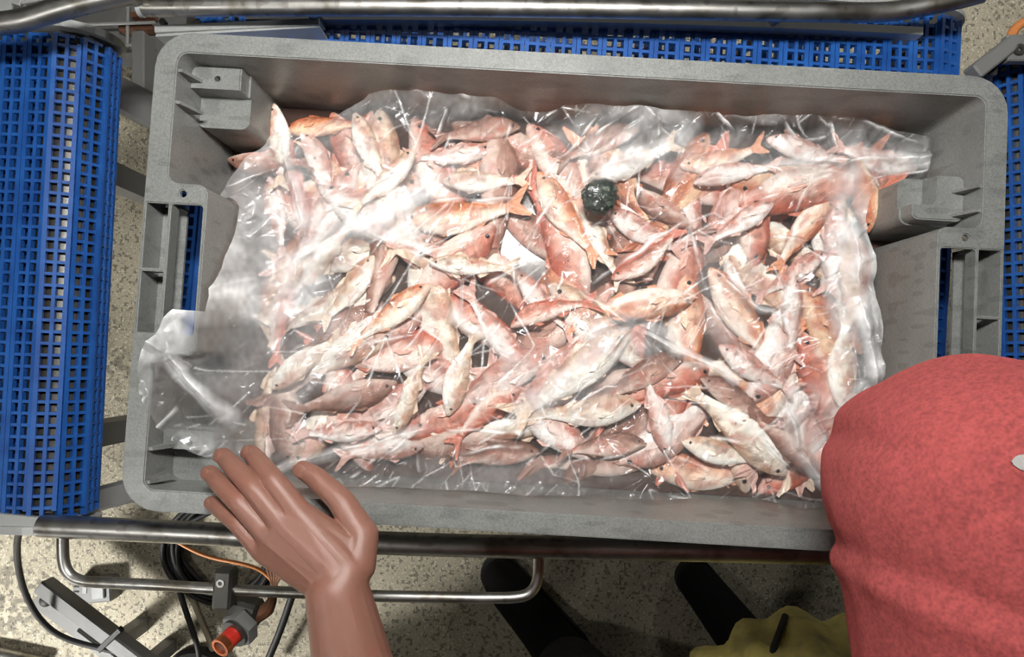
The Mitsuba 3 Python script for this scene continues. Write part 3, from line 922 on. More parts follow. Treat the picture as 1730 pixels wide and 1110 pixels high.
# the fish of the top layer: palette, snout pixel, tail pixel, label
SHOW = [
    ('pink', (505, 215), (565, 345), 'whitish pink fish under the milky film at the upper left'),
    ('cream', (600, 200), (650, 320), 'pale fish right of the whitish pink one under the milky film'),
    ('pink', (400, 290), (425, 425), 'pale fish along the left end wall beneath the milky film'),
    ('cream', (500, 470), (580, 370), 'pale fish under the broad milky fold left of the middle'),
    ('red', (472, 470), (435, 620), 'reddish fish standing along the left end below the milky fold'),
    ('brown', (880, 188), (720, 208), 'brown fish along the back wall left of the middle under clear film'),
    ('pink', (820, 245), (690, 262), 'pink fish below the brown one at the back wall'),
    ('brown', (1085, 188), (935, 245), 'brown red fish along the back wall in the middle'),
    ('cream', (1000, 292), (1165, 222), 'very bright white fish slanting near the back wall in the middle'),
    ('orange', (1165, 252), (1305, 222), 'vivid orange fish near the back wall right of the middle'),
    ('pink', (1180, 300), (1325, 268), 'pink fish directly below the vivid orange fish'),
    ('pink', (1330, 225), (1450, 260), 'pink fish near the back wall at the upper right'),
    ('pink', (1585, 268), (1440, 232), 'pale nosed fish pointing right into the upper right corner'),
    ('cream', (760, 300), (880, 300), 'bright pale fish above the long horizontal orange fish'),
    ('cream', (690, 270), (610, 350), 'pale fish slanting below the brown back wall fish'),
    ('orange', (675, 372), (900, 352), 'long orange fish lying level left of the middle'),
    ('cream', (735, 445), (865, 455), 'cream fish with a yellow streak below the long level orange fish'),
    ('orange', (905, 285), (1010, 450), 'bright orange fish slanting down beside the dark green lump'),
    ('cream', (985, 350), (1055, 480), 'cream white fish slanting down right below the dark green lump'),
    ('brown', (1088, 318), (1195, 392), 'brown headed fish right of the dark green lump'),
    ('pink', (1045, 360), (1150, 420), 'pink fish below the brown headed fish right of the lump'),
    ('red', (1060, 460), (1150, 400), 'red brown mottled fish in the hollow right of the cream white one'),
    ('pink', (1310, 340), (1195, 415), 'pink fish left of the broad orange pink fish under the right fold'),
    ('orange', (1415, 325), (1305, 455), 'broad orange pink fish slanting beside the right film fold'),
    ('pink', (1400, 430), (1300, 500), 'pink fish below the broad orange pink one'),
    ('orange', (1205, 450), (1335, 645), 'long cream and orange fish slanting down right of the middle'),
    ('pink', (1345, 470), (1340, 610), 'pink fish right of the long cream and orange one'),
    ('pink', (1445, 330), (1430, 500), 'pale fish under the bright upright fold at the right'),
    ('cream', (1425, 690), (1430, 520), 'pale fish low under the bright upright fold at the right'),
    ('pink', (1225, 590), (1345, 670), 'pink fish touching the tail of the long cream and orange one'),
    ('brown', (1195, 640), (1325, 722), 'brown mottled fish at the lower right under clear film'),
    ('cream', (1345, 805), (1165, 635), 'long yellowish fish with a brown tail at the lower right'),
    ('orange', (1185, 495), (955, 530), 'orange fish lying level just right of the middle'),
    ('pink', (880, 470), (960, 560), 'pink fish under creased film at the very middle'),
    ('red', (870, 545), (1000, 500), 'red fish tucked behind the level orange fish at the middle'),
    ('cream', (1068, 562), (860, 722), 'big bright white fish slanting down left at the lower middle'),
    ('brown', (1160, 600), (1000, 682), 'dark brown fish between the big white fish and the cream one'),
    ('cream', (1088, 690), (885, 715), 'cream fish lying level below the big white one'),
    ('pink', (1132, 752), (1100, 640), 'small pink fish pointing down with its eye showing at the lower middle'),
    ('orange', (725, 480), (580, 592), 'orange pink fish slanting left of the middle'),
    ('pink', (885, 625), (770, 480), 'pink fish slanting down to the big white fish from the left'),
    ('cream', (748, 705), (795, 545), 'cream fish pointing down with a bright head at the lower left middle'),
    ('cream', (665, 725), (712, 600), 'slim pale fish beside the cream one pointing down'),
    ('brown', (665, 648), (465, 702), 'big brown red fish lying level at the lower left'),
    ('cream', (445, 655), (570, 555), 'beige fish slanting at the left above the big brown red one'),
    ('cream', (620, 440), (545, 545), 'pale fish slanting below the broad milky fold'),
    ('pink', (640, 730), (480, 742), 'pinkish fish below the big brown red one near the front wall'),
    ('red', (870, 660), (750, 745), 'reddish fish left of the big white one near the front wall'),
    ('brown', (1095, 752), (940, 765), 'brown fish along the front wall in the middle'),
    ('pink', (700, 775), (560, 790), 'pinkish fish along the front wall at the left under clear film'),
    ('brown', (900, 770), (770, 785), 'brown fish along the front wall left of the middle'),
    ('cream', (1180, 760), (1290, 790), 'pale fish along the front wall right of the middle'),
    ('brown', (1385, 790), (1270, 700), 'brown fish at the lower right beside the red sleeve'),
    ('copper', (478, 190), (610, 178), 'coppery fish uncovered by the film beside the upper left corner post'),
    ('cream', (458, 160), (470, 280), 'pale silvery fish upright against the upper left stacking post'),
    ('brown', (375, 262), (480, 268), 'dark brown fish just showing below the upper left stacking post'),
    ('copper', (1474, 365), (1506, 600), 'coppery spotted fish uncovered along the right end wall'),
    ('copper', (1492, 372), (1478, 240), 'coppery fish head with a clear eye peeping out at the right end wall'),
]
for pal, a, b, lab in SHOW:
    top_ = 0.958 if max(a[0], b[0]) < 1440 else 0.980
    pa, pb = U(*a, top_), U(*b, top_)
    d = pa - pb
    L = float(np.clip(np.linalg.norm(d[:2]), 0.10, 0.20))
    mid = pa - d * 0.45
    ang = math.atan2(-d[1], -d[0])
    lay_fish(pal, int(rng.integers(3)), mid[:2], ang, L, rng.uniform(-0.35, 0.35), rng.uniform(-0.03, 0.03), bool(rng.integers(2)), label=lab, q=72, zmax=0.966 if pal == 'copper' and a[0] < 700 else top_ - 0.001)

# dark green lump among the fish
k = thing('seaweed_lump', 'dark green wet round lump lying among the fish near the middle', 'seaweed')
m = trimesh.creation.icosphere(4, 0.0175)
v = np.array(m.vertices)
v *= (1 + 0.42 * (meshkit.fbm(v * 190, 4, 4) - 0.5) * 2)[:, None]
c = U(1013, 333, 0.972)
v[:, 2] *= 0.75
m = trimesh.Trimesh(v + c, m.faces, process=False)
put(k, m, 'dark_weed', True)
lc = crate_local(v + c)
ix = ((lc[:, 0] - HX[0]) / HC + 0.5).astype(int)
iy = ((lc[:, 1] - HY[0]) / HC + 0.5).astype(int)
np.maximum.at(hm, (iy, ix), v[:, 2] + c[2])

# ------------------------------------------------------------------ the plastic film over the fish
EDGE = [(462, 168, .966), (474, 208, .964), (500, 222, .964), (560, 200, .966), (612, 166, .975), (640, 142, .990), (700, 130, 1.000), (770, 142, .995), (850, 170, .985), (930, 188, .980), (985, 166, .985),
        (1060, 172, .985), (1190, 173, .983), (1214, 186, .978), (1236, 196, .975), (1300, 196, .978), (1345, 166, .990), (1420, 178, .990), (1500, 213, .985), (1592, 246, .972), (1597, 284, .966), (1525, 304, .966),
        (1478, 314, .978), (1462, 352, .982), (1476, 450, .984), (1486, 560, .984), (1491, 640, .984), (1470, 712, .982), (1430, 790, .980), (1400, 846, .982), (1300, 846, .986), (1100, 846, .990), (900, 846, .991),
        (700, 838, .993), (560, 846, 1.008), (480, 832, 1.032), (400, 792, 1.044), (330, 768, 1.050), (285, 738, 1.054), (252, 690, 1.056), (233, 620, 1.058), (238, 592, 1.058), (268, 562, 1.058), (300, 520, 1.052),
        (344, 488, 1.040), (357, 430, 1.012), (360, 385, .995), (398, 292, .978), (440, 256, .972), (456, 232, .968)]
MIDS = [(700, 450, .962), (1000, 450, .966), (1300, 450, .962), (560, 400, .975), (450, 600, .985), (340, 640, 1.052), (300, 690, 1.052), (400, 700, 1.035), (500, 740, .995), (700, 700, .968), (900, 720, .966), (1200, 700, .964),
        (700, 790, .976), (900, 790, .975), (1100, 790, .975), (1300, 780, .975), (430, 500, .985), (420, 380, .980), (600, 300, .970), (800, 250, .968), (1100, 250, .970), (1400, 300, .970), (1420, 500, .978), (1400, 700, .978)]
ctl = UU(EDGE + MIDS)
zb = RBFInterpolator(ctl[:, :2], ctl[:, 2], kernel='linear', smoothing=0.0)
edge = UU(EDGE)[:, :2]
edge = spline(np.c_[edge, edge[:, 0] * 0], 700, closed=True)[:-1, :2]
g_ = np.random.default_rng(3)
wob = gaussian_filter(g_.normal(size=len(edge)), 3, mode='wrap') * 0.0040
tn = np.roll(edge, -1, 0) - np.roll(edge, 1, 0)
tn /= np.linalg.norm(tn, axis=1, keepdims=True)
edge = edge + np.stack([-tn[:, 1], tn[:, 0]], 1) * wob[:, None]

hs = gaussian_filter(maximum_filter(hm, 3), 1.6)


def pile_top(p):
    l = crate_local(p)
    return map_coordinates(hs, [(l[:, 1] - HY[0]) / HC, (l[:, 0] - HX[0]) / HC], order=1, mode='nearest')


def seg_d(p, a, b):
    ab = b - a
    t = np.clip(((p - a) @ ab) / (ab @ ab), 0, 1)
    return np.linalg.norm(p - (a + t[:, None] * ab), axis=1), t


CREASE = [  # pixels a, b, height (m), half width (m)
    ((270, 566), (460, 470), .010, .016), ((460, 470), (740, 300), .011, .018), ((300, 560), (350, 600), .006, .008), ((350, 595), (430, 690), .008, .007), ((320, 660), (300, 720), .006, .006), ((320, 735), (380, 660), .006, .005),
    ((476, 225), (520, 400), .008, .007), ((520, 400), (500, 480), .006, .008), ((1170, 370), (1200, 500), -.007, .006), ((1200, 500), (1262, 610), -.006, .005), ((1420, 350), (1440, 500), .010, .013), ((1440, 500), (1470, 660), .012, .013),
    ((1470, 660), (1420, 720), .010, .010), ((1465, 380), (1482, 640), .008, .006), ((1070, 555), (1250, 640), .009, .006), ((1075, 556), (1150, 640), .006, .004), ((1065, 555), (1010, 620), .005, .004), ((1068, 553), (960, 480), .007, .006),
    ((1210, 450), (1330, 560), .006, .005), ((1320, 660), (1345, 760), .008, .006), ((1345, 760), (1400, 840), .008, .006), ((1320, 660), (1400, 600), .006, .005), ((865, 440), (940, 330), .007, .005), ((865, 440), (880, 520), .006, .005),
    ((690, 400), (760, 340), .006, .004), ((700, 440), (800, 400), .005, .004), ((720, 340), (880, 330), .004, .004), ((570, 560), (610, 490), .006, .004), ((580, 590), (640, 550), .005, .004), ((705, 620), (760, 540), .007, .004),
    ((640, 640), (720, 540), .005, .005), ((480, 695), (485, 780), .008, .004), ((480, 780), (740, 722), .009, .008), ((740, 722), (900, 730), .006, .008), ((640, 780), (700, 735), .006, .005), ((820, 480), (900, 440), .005, .004),
    ((1000, 235), (1080, 190), .008, .006), ((1080, 190), (1140, 240), .007, .006), ((1100, 200), (1110, 235), .009, .006), ((920, 300), (1010, 200), .005, .005), ((760, 190), (740, 240), .007, .004), ((710, 135), (800, 180), .006, .005),
    ((640, 145), (720, 170), .006, .006), ((860, 215), (840, 280), .005, .004), ((1190, 175), (1240, 235), .007, .005), ((1240, 190), (1310, 200), .008, .006), ((1310, 200), (1345, 260), .007, .006), ((1345, 170), (1400, 210), .008, .005),
    ((1400, 210), (1560, 245), .008, .007), ((1330, 250), (1390, 235), .009, .006), ((1390, 215), (1410, 260), .006, .005), ((1420, 280), (1590, 262), .006, .006), ((1180, 310), (1420, 280), .006, .006), ((1250, 350), (1420, 290), .007, .006),
    ((1310, 395), (1400, 420), .006, .004), ((1290, 530), (1340, 500), .005, .004), ((1300, 545), (1350, 515), .005, .004), ((1000, 560), (1180, 500), .004, .006), ((1160, 370), (1000, 480), .005, .006), ((780, 770), (880, 750), .008, .007),
    ((890, 780), (930, 745), .007, .005), ((700, 760), (715, 800), .008, .006), ((980, 800), (985, 775), .006, .004), ((1140, 770), (1200, 795), .007, .005), ((1200, 740), (1290, 760), .006, .005), ((1280, 740), (1330, 790), .006, .004),
    ((600, 800), (640, 770), .006, .005), ((500, 812), (900, 838), .006, .006), ((340, 610), (345, 640), .009, .007), ((310, 640), (318, 660), .007, .005), ((290, 600), (270, 650), .006, .008), ((250, 640), (330, 760), .006, .006),
]


def film_height(p, seed, lift, amp):
    z = np.maximum(zb(p), pile_top(p) + 0.003)
    pw = p + 0.7 * wobble(p)
    f1, e1 = facets(pw, seed, 0.036, 0.0066, 0.0012, 0.34)
    f2, e2 = facets(pw, seed + 1, 0.016, 0.0034, 0.0009, 0.10)
    f3, _ = facets(p, seed + 2, 0.0070, 0.0010, 0.001, 0.0)
    ed = np.maximum(e1, 0.8 * e2)
    z = z + amp * (f1 + f2 + f3) + lift + 0.0004 * ed
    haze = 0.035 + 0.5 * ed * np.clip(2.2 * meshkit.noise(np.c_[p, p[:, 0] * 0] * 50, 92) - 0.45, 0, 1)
    for a, b, h, r in CREASE_W:
        d, t = seg_d(p + wobble(p), a, b)
        ends = np.clip(np.minimum(t, 1 - t) * 6 + 0.15, 0, 1)
        z = z + h * amp * 0.75 * np.clip(1 - d / r, 0, 1) * ends
        z = z + 0.0009 * np.clip(1 - d / 0.0022, 0, 1) * ends
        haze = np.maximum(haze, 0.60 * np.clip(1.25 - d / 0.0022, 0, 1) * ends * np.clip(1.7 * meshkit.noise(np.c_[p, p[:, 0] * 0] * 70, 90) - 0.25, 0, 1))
    for a, b, r in LINES:
        d, t = seg_d(p + wobble(p), a, b)
        m = np.clip(1.25 - d / r, 0, 1) * np.clip(np.minimum(t, 1 - t) * 8, 0, 1)
        z = z + 0.0006 * m
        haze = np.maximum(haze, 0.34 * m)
    for a, b, r, h in FOLD_GLARE:
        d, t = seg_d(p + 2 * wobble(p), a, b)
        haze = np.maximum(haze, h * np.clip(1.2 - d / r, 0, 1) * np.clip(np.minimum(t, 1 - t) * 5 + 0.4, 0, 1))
    for (c, r, h) in MILKY_GLARE:
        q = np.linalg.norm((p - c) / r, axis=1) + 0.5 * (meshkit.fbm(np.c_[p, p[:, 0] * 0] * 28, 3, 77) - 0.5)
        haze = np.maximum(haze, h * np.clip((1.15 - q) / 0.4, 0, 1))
    l = crate_local(p)
    w = np.clip((-0.27 - l[:, 0]) / 0.03, 0, 1) * np.clip((-0.012 - l[:, 1]) / 0.024, 0, 1)
    z = z + w * np.maximum(rim_floor(p) - z, 0)
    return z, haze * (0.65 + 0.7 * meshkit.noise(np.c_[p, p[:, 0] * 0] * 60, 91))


def wobble(p):
    w = np.c_[p, p[:, 0] * 0]
    return 0.006 * np.stack([meshkit.noise(w * 45, 5) - 0.5, meshkit.noise(w * 45, 6) - 0.5], 1)


def facets(p, seed, step, amp, width, share):
    """Flat facets between random points: crumpled film is made of small planes that meet in sharp folds."""
    gg = np.random.default_rng(seed * 13 + 1)
    x0, y0 = p.min(0) - 0.1
    x1, y1 = p.max(0) + 0.1
    n = int((x1 - x0) * (y1 - y0) / step ** 2)
    c = np.stack([gg.uniform(x0, x1, n), gg.uniform(y0, y1, n)], 1)
    Q = np.array([[math.cos(0.7), -math.sin(0.7)], [math.sin(0.7), math.cos(0.7)]]) @ np.diag([1.0, 1.6])
    D = Delaunay(c @ Q)
    q = p @ Q
    si = D.find_simplex(q)
    X = D.transform[si]
    b2 = np.einsum('ijk,ik->ij', X[:, :2], q - X[:, 2])
    bc = np.c_[b2, 1 - b2.sum(1)]
    hts = gg.uniform(-1, 1, n) * amp
    vi = D.simplices[si]
    e = np.zeros(len(p))
    for k in range(3):                       # whitened folds along some of the edges
        u, v = vi[:, (k + 1) % 3], vi[:, (k + 2) % 3]
        cu, cv, cw = c[u], c[v], c[vi[:, k]]
        el = np.linalg.norm(cv - cu, axis=1) + 1e-9
        hgt = np.abs((cv[:, 0] - cu[:, 0]) * (cw[:, 1] - cu[:, 1]) - (cv[:, 1] - cu[:, 1]) * (cw[:, 0] - cu[:, 0])) / el
        rnd = ((np.minimum(u, v) * 7919 + np.maximum(u, v) * 104729) % 1000) / 1000.0
        on_ = np.where(rnd < share, 0.35 + 0.65 * ((rnd * 977) % 1.0), 0.0)
        e = np.maximum(e, on_ * np.clip(1.2 - bc[:, k] * hgt / width, 0, 1))
    return (hts[vi] * bc).sum(1), e


# the rim as a floor for the film, with slopes where it comes down from it
_rx, _ry = np.meshgrid(np.arange(-0.46, 0.46, 0.003), np.arange(-0.28, 0.28, 0.003))
_solid = outer.difference(cav.buffer(-0.001))
_rf = np.where(shapely.contains_xy(_solid, _rx.ravel(), _ry.ravel()).reshape(_rx.shape), RIM + 0.004, 0.0)
for _k in range(24):
    _p = np.pad(_rf, 1)
    _rf = np.maximum.reduce([_rf] + [_p[1 + a:_rf.shape[0] + 1 + a, 1 + b:_rf.shape[1] + 1 + b] - 0.003 * 2.2 * math.hypot(a, b) for a in (-1, 0, 1) for b in (-1, 0, 1) if a or b])


def rim_floor(p):
    l = crate_local(p)
    return map_coordinates(_rf, [(l[:, 1] + 0.28) / 0.003, (l[:, 0] + 0.46) / 0.003], order=1, mode='nearest')


_g = np.random.default_rng(17)
LINES = []
for _k in range(25):                      # short sharp wrinkles
    _c = U(_g.uniform(380, 1470), _g.uniform(180, 830), .97)[:2]
    _a, _l = _g.uniform(0, math.pi), _g.uniform(0.012, 0.055)
    _d = np.array([math.cos(_a), math.sin(_a)]) * _l / 2
    LINES.append((_c - _d, _c + _d, _g.uniform(0.0010, 0.0016)))


def milky(u, v, ru, rv, h):
    return (U(u, v, .97)[:2], np.array([ru, rv]) / 1630.0, h)


FOLD_GLARE = [(U(*a, .97)[:2], U(*b, .97)[:2], r, h) for a, b, r, h in (((270, 566), (460, 475), .016, .62), ((460, 475), (740, 300), .018, .58), ((1420, 350), (1440, 500), .013, .55), ((1440, 500), (1470, 650), .012, .58), ((1000, 290), (1165, 222), .016, .5),  # whitened film folds, with bright glare painted into the haze too
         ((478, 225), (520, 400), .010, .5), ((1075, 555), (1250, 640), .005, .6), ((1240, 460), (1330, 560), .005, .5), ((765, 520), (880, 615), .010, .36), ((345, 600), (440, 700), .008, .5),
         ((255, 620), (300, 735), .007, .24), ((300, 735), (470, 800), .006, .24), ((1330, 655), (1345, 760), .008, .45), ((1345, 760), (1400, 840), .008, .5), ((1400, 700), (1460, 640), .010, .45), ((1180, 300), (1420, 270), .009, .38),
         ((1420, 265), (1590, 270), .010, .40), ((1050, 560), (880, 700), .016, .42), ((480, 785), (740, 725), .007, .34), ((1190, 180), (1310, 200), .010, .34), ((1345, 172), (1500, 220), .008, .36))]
MILKY_GLARE = [milky(450, 350, 120, 140, .20), milky(560, 300, 110, 110, .14), milky(620, 370, 130, 40, .30), milky(430, 480, 130, 80, .36), milky(330, 570, 60, 40, .34), milky(500, 600, 120, 100, .16), milky(300, 640, 40, 30, .10),  # milky film patches, some of them painted glare
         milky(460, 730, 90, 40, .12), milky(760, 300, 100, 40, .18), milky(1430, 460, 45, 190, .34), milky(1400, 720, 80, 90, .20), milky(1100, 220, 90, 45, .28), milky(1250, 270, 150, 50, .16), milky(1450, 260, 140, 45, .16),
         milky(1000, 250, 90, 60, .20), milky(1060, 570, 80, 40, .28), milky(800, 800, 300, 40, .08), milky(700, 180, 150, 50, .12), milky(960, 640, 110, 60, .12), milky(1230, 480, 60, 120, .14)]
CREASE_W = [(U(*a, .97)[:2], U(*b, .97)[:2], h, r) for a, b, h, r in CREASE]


def sheet(poly, step, seed, lift, amp):
    x0, y0, x1, y1 = poly.bounds
    X, Y = np.meshgrid(np.arange(x0, x1, step), np.arange(y0, y1, step))
    p = np.stack([X.ravel(), Y.ravel()], 1) + np.random.default_rng(seed).uniform(-0.25, 0.25, (X.size, 2)) * step
    p = p[shapely.contains_xy(poly.buffer(-0.6 * step), p[:, 0], p[:, 1])]
    e = np.array(poly.exterior.segmentize(step).coords)[:-1]
    p = np.vstack([p, e])
    tri = Delaunay(p).simplices
    c = p[tri].mean(1)
    tri = tri[shapely.contains_xy(poly, c[:, 0], c[:, 1])]
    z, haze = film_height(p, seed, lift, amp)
    v = np.c_[p, z]
    n = np.cross(v[tri[:, 1]] - v[tri[:, 0]], v[tri[:, 2]] - v[tri[:, 0]])[:, 2]
    tri = np.where((n < 0)[:, None], tri[:, ::-1], tri)
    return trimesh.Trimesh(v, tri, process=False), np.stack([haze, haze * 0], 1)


kp = thing('plastic_film', 'crumpled clear plastic film spread over the fish and hanging over the crate\'s left rim', 'plastic film')
reach = crate_world(np.array([[-0.46, -0.038, 0], [-0.30, -0.038, 0], [-0.30, -0.30, 0], [-0.46, -0.30, 0]]))[:, :2]
incav = Polygon(crate_world(np.c_[np.array(cav.buffer(-0.003).exterior.coords), np.zeros(len(cav.buffer(-0.003).exterior.coords))])[:, :2])
fpoly = Polygon(edge).buffer(0).intersection(incav.union(Polygon(reach))).buffer(-0.002).buffer(0.002)
fpoly = max(getattr(fpoly, 'geoms', [fpoly]), key=lambda g: g.area)
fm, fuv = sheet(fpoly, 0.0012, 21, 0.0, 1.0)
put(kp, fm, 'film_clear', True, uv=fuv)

# ------------------------------------------------------------------ the person at the lower right
def chain(js, refine=None):
    """Hulls of the spheres at consecutive joints (x, y, z, r), added up."""
    out = []
    for a, b in zip(js[:-1], js[1:]):
        pts = []
        for x, y, z, r in (a, b):
            s = trimesh.creation.icosphere(2, r)
            pts.append(np.array(s.vertices) + [x, y, z])
        out.append(m3.Manifold.hull_points(np.vstack(pts)))
    return out


def J(u, v, z, r):
    p = U(u, v, z)
    return (p[0], p[1], p[2], r)


def smooth_body(parts, step, it=12, noise_amp=0.0, seed=0, freq=30):
    m = m3.Manifold.batch_boolean(parts, m3.OpType.Add).refine_to_length(step)
    t = to_tm(m)
    t = trimesh.Trimesh(t.vertices, t.faces, process=True)
    trimesh.smoothing.filter_taubin(t, lamb=0.5, nu=0.53, iterations=it)
    if noise_amp:
        n = np.array(t.vertex_normals)
        v = np.array(t.vertices)
        t = trimesh.Trimesh(v + n * ((meshkit.fbm(v * freq, 3, seed) - 0.5) * 2 * noise_amp)[:, None], t.faces, process=False)
    return t


def grow(js, d):
    return [(x, y, z, r + d) for x, y, z, r in js]


sh_r = J(1655, 838, 1.215, 0.074)
sh_l = (sh_r[0] + 0.015, sh_r[1] - 0.36, 1.215, 0.078)
mid_s = (sh_r[0] + 0.03, (sh_r[1] + sh_l[1]) / 2 - 0.0, 1.225, 0.085)
waist = (0.50, -0.58, 1.02, 0.13)
hip_c = (0.62, -0.74, 0.90, 0.145)
hip_l = (0.50, -0.82, 0.86, 0.095)
hip_r = (0.70, -0.70, 0.86, 0.095)
kn_l = (0.26, -0.82, 0.47, 0.060)
kn_r = (0.60, -0.76, 0.47, 0.060)
an_l = (0.075, -0.765, 0.10, 0.042)
an_r = (0.500, -0.745, 0.10, 0.042)
toe_l = (-0.085, -0.585, 0.038, 0.034)
toe_r = (0.385, -0.595, 0.038, 0.034)
el_r = (0.52, -0.27, 0.99, 0.047)
wr_r = (0.66, -0.06, 0.97, 0.031)
el_l = J(640, 1330, 1.10, 0.043)
wr_l = J(570, 1000, 1.098, 0.0265)
head = (sh_r[0] - 0.09, mid_s[1], 1.435, 0.085)
neck = (sh_r[0] - 0.03, mid_s[1], 1.32, 0.058)
torso = [mid_s, waist, hip_c]
kpers = thing('person', 'person in a red sweater and olive apron leaning over the crate from the lower right', 'person')


def hand_left():
    """The left hand, palm down, its fingers towards the crate's corner and its thumb towards the middle."""
    H_ = lambda u, v, z, r: J(u, v, z, r)
    w = wr_l
    out = []
    kn = [H_(505, 868, 1.098, 0.0115), H_(478, 884, 1.100, 0.0118), H_(458, 906, 1.098, 0.0112), H_(447, 932, 1.092, 0.0102)]
    base = [H_(590, 962, 1.098, 0.016), H_(575, 972, 1.100, 0.017), H_(560, 982, 1.098, 0.0165), H_(552, 992, 1.095, 0.015)]
    for a, b in zip(base, kn):
        out += chain([w, a, b])
    for i in range(3):
        pts = []
        for q in (base[i], base[i + 1], kn[i], kn[i + 1]):
            pts.append(np.array(trimesh.creation.icosphere(2, q[3] * 0.98).vertices) + q[:3])
        out.append(m3.Manifold.hull_points(np.vstack(pts)))
    fingers = [
        [kn[0], H_(462, 812, 1.098, 0.0095), H_(438, 782, 1.084, 0.0085), H_(424, 766, 1.070, 0.0075)],
        [kn[1], H_(428, 824, 1.100, 0.0097), H_(396, 790, 1.086, 0.0086), H_(378, 771, 1.071, 0.0076)],
        [kn[2], H_(404, 848, 1.097, 0.0092), H_(372, 818, 1.083, 0.0082), H_(356, 800, 1.070, 0.0072)],
        [kn[3], H_(402, 884, 1.090, 0.0082), H_(374, 862, 1.078, 0.0074), H_(360, 850, 1.068, 0.0066)],
    ]
    for f_ in fingers:
        out += chain(f_)
    th_ = [H_(600, 955, 1.092, 0.0175), H_(612, 905, 1.086, 0.0140), H_(575, 845, 1.080, 0.0112), H_(532, 806, 1.073, 0.0095), H_(512, 794, 1.070, 0.0080)]
    out += chain(th_)
    pts = []
    for q in (base[0], kn[0], (*H_(604, 935, 1.090, 0.0)[:3], 0.013)):
        pts.append(np.array(trimesh.creation.icosphere(2, min(q[3], 0.013)).vertices) + q[:3])
    out.append(m3.Manifold.hull_points(np.vstack(pts)))
    return out, fingers, th_


hl, fingers, thumb = hand_left()
body = chain(torso) + chain([mid_s, neck, head]) + chain([mid_s, sh_r, el_r, wr_r]) + chain([mid_s, sh_l, el_l, wr_l]) + chain([hip_c, hip_l, kn_l, an_l, toe_l]) + chain([hip_c, hip_r, kn_r, an_r, toe_r])
# right hand, resting on the far belt frame, out of the picture
rw = np.array(wr_r[:3])
fd = np.array([0.55, 0.80, -0.12])
fd /= np.linalg.norm(fd)
sd = np.cross(fd, [0, 0, 1.0])
rh = []
for i in range(4):
    o = (i - 1.5) * 0.020
    b0, b1 = rw + fd * 0.03 + sd * o * 0.6, rw + fd * 0.088 + sd * o
    rh += chain([(*rw, 0.026), (*b0, 0.016), (*b1, 0.0115), (*(b1 + fd * 0.036), 0.0095), (*(b1 + fd * 0.06 - [0, 0, 0.012]), 0.008)])
rh += chain([(*(rw + fd * 0.02), 0.018), (*(rw + fd * 0.05 - sd * 0.04), 0.012), (*(rw + fd * 0.085 - sd * 0.052), 0.009)])
# face
hc = np.array(head[:3])
fw = np.array([-0.80, 0.25, -0.45])
fw /= np.linalg.norm(fw)
upv = np.array([-0.40, 0.1, 0.90])
upv -= fw * (upv @ fw)
upv /= np.linalg.norm(upv)
lf = np.cross(upv, fw)
fc = chain([(*hc, 0.086), (*(hc - upv * 0.07 + fw * 0.035), 0.048)]) + chain([(*(hc + upv * 0.025 - fw * 0.01), 0.092), (*hc, 0.086)])
fc += chain([(*(hc + fw * 0.080 + upv * 0.005), 0.010), (*(hc + fw * 0.094 - upv * 0.030), 0.012)])
for s in (-1, 1):
    fc += chain([(*(hc + lf * s * 0.084 + upv * 0.01), 0.012), (*(hc + lf * s * 0.086 - upv * 0.03), 0.010)])
    fc += chain([(*(hc + lf * s * 0.008 + fw * 0.080 - upv * 0.058), 0.008), (*(hc + lf * s * 0.022 + fw * 0.074 - upv * 0.058), 0.006)])
part(kpers, 'body', smooth_body(body + hl + rh + fc, 0.0045, 22), 'skin', True)
hair = smooth_body(chain([(*(hc + upv * 0.042 - fw * 0.016), 0.094), (*(hc - fw * 0.03 - upv * 0.02), 0.086)]), 0.008, 6, 0.004, 5, 90)
part(kpers, 'hair', hair, 'hair', True)
for s in (-1, 1):
    e = trimesh.creation.icosphere(2, 0.0095)
    e.apply_translation(hc + lf * s * 0.031 + fw * 0.0765)
    ke = part(kpers, 'eye', e, 'white_plastic', True)
    e = trimesh.creation.icosphere(2, 0.0050)
    e.apply_translation(hc + lf * s * 0.031 + fw * 0.0825)
    put(num(ke + '__iris'), e, 'eye_black', True)
nails = []
for f_, r in ((fingers[0], .0055), (fingers[1], .0056), (fingers[2], .0053), (fingers[3], .0047), (thumb, .006)):
    a, b = np.array(f_[-2][:3]), np.array(f_[-1][:3])
    d = (b - a) / np.linalg.norm(b - a)
    s = np.cross(d, [0, 0, 1.0])
    s /= np.linalg.norm(s)
    n_ = np.cross(s, d)
    e = trimesh.creation.icosphere(2, 1.0)
    v = np.array(e.vertices) * [r * 1.25, r, 0.0015]
    nm = trimesh.Trimesh(v @ np.stack([d, s, n_]) + b + n_ * (f_[-1][3] - 0.0008) - d * 0.001, e.faces, process=False)
    part(kpers, 'fingernail', nm, 'skin', True)

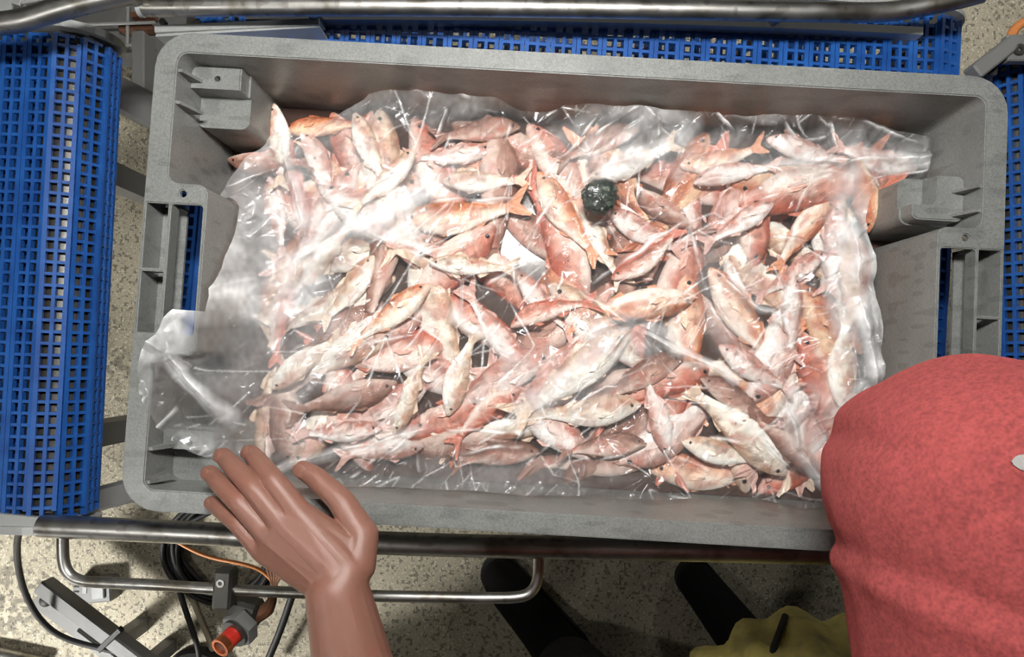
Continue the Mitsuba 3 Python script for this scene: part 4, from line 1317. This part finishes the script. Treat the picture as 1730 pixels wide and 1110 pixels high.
# clothing
sw = chain(grow(torso, 0.024)) + chain(grow([mid_s, sh_r], 0.019)) + chain(grow([sh_r, el_r], 0.019)) + chain(grow([el_r, (wr_r[0], wr_r[1], wr_r[2], 0.034)], 0.015)) + chain(grow([mid_s, sh_l], 0.019)) + chain(grow([sh_l, el_l], 0.018)) + chain(grow([mid_s, (neck[0], neck[1], neck[2] - 0.035, 0.060)], 0.014))
sm = m3.Manifold.batch_boolean(sw, m3.OpType.Add).refine_to_length(0.0055)
t_ = to_tm(sm)
t_ = trimesh.Trimesh(t_.vertices, t_.faces, process=True)
trimesh.smoothing.filter_taubin(t_, lamb=0.5, nu=0.53, iterations=40)
v, n_ = np.array(t_.vertices), np.array(t_.vertex_normals)
fold = (meshkit.fbm(v * [7, 16, 9], 3, 8) - 0.5) * 0.014
for a, b, h, r in (((1590, 765, 1.29), (1760, 690, 1.29), .006, .018), ((1560, 770, 1.29), (1760, 830, 1.29), -.007, .012), ((1490, 975, 1.28), (1760, 1050, 1.28), -.007, .010), ((1500, 1000, 1.28), (1760, 1085, 1.28), .006, .012),
                   ((1470, 900, 1.28), (1600, 780, 1.29), .004, .03), ((1640, 800, 1.29), (1760, 800, 1.29), .006, .012)):
    d, t = seg_d(v[:, :2], U(*a)[:2], U(*b)[:2])
    fold = fold + np.where(v[:, 2] > 1.15, h * np.exp(-(d / r) ** 2), 0)
v = v + n_ * fold[:, None]
sweater = trimesh.Trimesh(v, t_.faces, process=False)
ks = part(kpers, 'sweater', sweater, 'red_cloth', True, label='red fleece sweater')
# small grey print on the shoulder: the piece of the sweater's surface there, lifted a little
pc = U(1716, 776, 1.29)[:2]
fsel = t_.faces[((np.linalg.norm(v[:, :2] - pc, axis=1) < 0.03) & (v[:, 2] > 1.22))[t_.faces].all(1)]
pm = trimesh.Trimesh(v + np.array(sweater.vertex_normals) * 0.0012, fsel, process=True).subdivide().subdivide().subdivide()
pd = np.linalg.norm((pm.triangles_center[:, :2] - pc) * [1.0, 1.7], axis=1) * (0.8 + 0.4 * meshkit.noise(pm.triangles_center * 150, 2))
part(kpers, 'grey_patch', trimesh.Trimesh(pm.vertices, pm.faces[pd < 0.0085], process=False), 'grey_patch_print', True, label='small grey patch on the red shoulder')
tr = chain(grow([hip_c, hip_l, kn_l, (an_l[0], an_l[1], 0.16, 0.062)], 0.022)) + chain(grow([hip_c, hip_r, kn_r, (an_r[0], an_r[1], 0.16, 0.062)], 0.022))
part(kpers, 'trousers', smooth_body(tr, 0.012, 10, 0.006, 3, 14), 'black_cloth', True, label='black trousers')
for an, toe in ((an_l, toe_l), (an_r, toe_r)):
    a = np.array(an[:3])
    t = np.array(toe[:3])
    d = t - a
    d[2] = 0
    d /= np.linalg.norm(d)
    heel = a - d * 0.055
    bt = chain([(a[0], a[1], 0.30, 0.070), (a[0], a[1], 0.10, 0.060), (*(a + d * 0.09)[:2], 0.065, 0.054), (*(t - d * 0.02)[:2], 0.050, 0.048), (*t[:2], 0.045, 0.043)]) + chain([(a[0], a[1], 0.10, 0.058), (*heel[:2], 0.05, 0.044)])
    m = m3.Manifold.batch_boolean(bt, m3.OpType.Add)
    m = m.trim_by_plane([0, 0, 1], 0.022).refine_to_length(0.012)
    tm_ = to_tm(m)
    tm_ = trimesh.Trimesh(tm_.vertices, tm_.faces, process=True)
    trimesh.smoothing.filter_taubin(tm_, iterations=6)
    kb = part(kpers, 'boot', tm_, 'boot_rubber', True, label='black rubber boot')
    pr = trimesh.convex.convex_hull(np.vstack([np.array(Point(*heel[:2]).buffer(0.046).exterior.coords), np.array(Point(*a[:2]).buffer(0.058).exterior.coords), np.array(Point(*(t + d * 0.0)[:2]).buffer(0.046).exterior.coords)]) @ np.array([[1, 0, 0], [0, 1, 0]]) + [0, 0, 0.001])if False else None
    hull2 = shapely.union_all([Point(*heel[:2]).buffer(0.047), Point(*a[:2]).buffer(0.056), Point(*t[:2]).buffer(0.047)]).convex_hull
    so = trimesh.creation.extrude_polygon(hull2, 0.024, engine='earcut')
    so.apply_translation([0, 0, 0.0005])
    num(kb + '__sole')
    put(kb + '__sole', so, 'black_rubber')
# apron: a thick sheet bent round the front of the legs
na, nz_ = 40, 40
av = []
for i in range(nz_ + 1):
    s = i / nz_
    z = 1.02 - 0.60 * s
    cx = np.interp(s, [0, 0.35, 1], [0.44, 0.47, 0.47])
    cy = np.interp(s, [0, 0.35, 1], [-0.62, -0.76, -0.74])
    r = np.interp(s, [0, 0.35, 1], [0.155, 0.185, 0.215])
    for j in range(na + 1):
        a = math.radians(np.interp(j / na, [0, 1], [72, 205]))
        rr_ = r * (1 + 0.05 * math.sin(j * 0.9 + 2 * s) * s)
        av.append([cx + rr_ * 1.12 * math.cos(a), cy + rr_ * math.sin(a), z + 0.012 * math.sin(j * 0.5) * s])
av = np.array(av)
af = []
for i in range(nz_):
    for j in range(na):
        o = i * (na + 1) + j
        af += [[o, o + na + 1, o + na + 2], [o, o + na + 2, o + 1]]
am = trimesh.Trimesh(av, af, process=False)
nn = np.array(am.vertex_normals)
thick = trimesh.Trimesh(np.vstack([av, av + nn * 0.002]), np.vstack([np.array(af), np.array(af)[:, ::-1] + len(av)]), process=False)
part(kpers, 'apron', thick, 'apron_oilskin', True, label='shiny olive yellow apron hem')
for (i0, j0), (i1, j1) in (((38, 8), (30, 16)), ((39, 30), (30, 24))):
    a, b = av[i0 * (na + 1) + j0], av[i1 * (na + 1) + j1]
    part(kpers, 'apron_strap', tube(np.linspace(a, b, 6) + (np.array([a[0], a[1], 0]) - [0.47, -0.75, 0]) * 0.02, 0.006, 8), 'black_rubber', 40, label='dark strap on the apron')
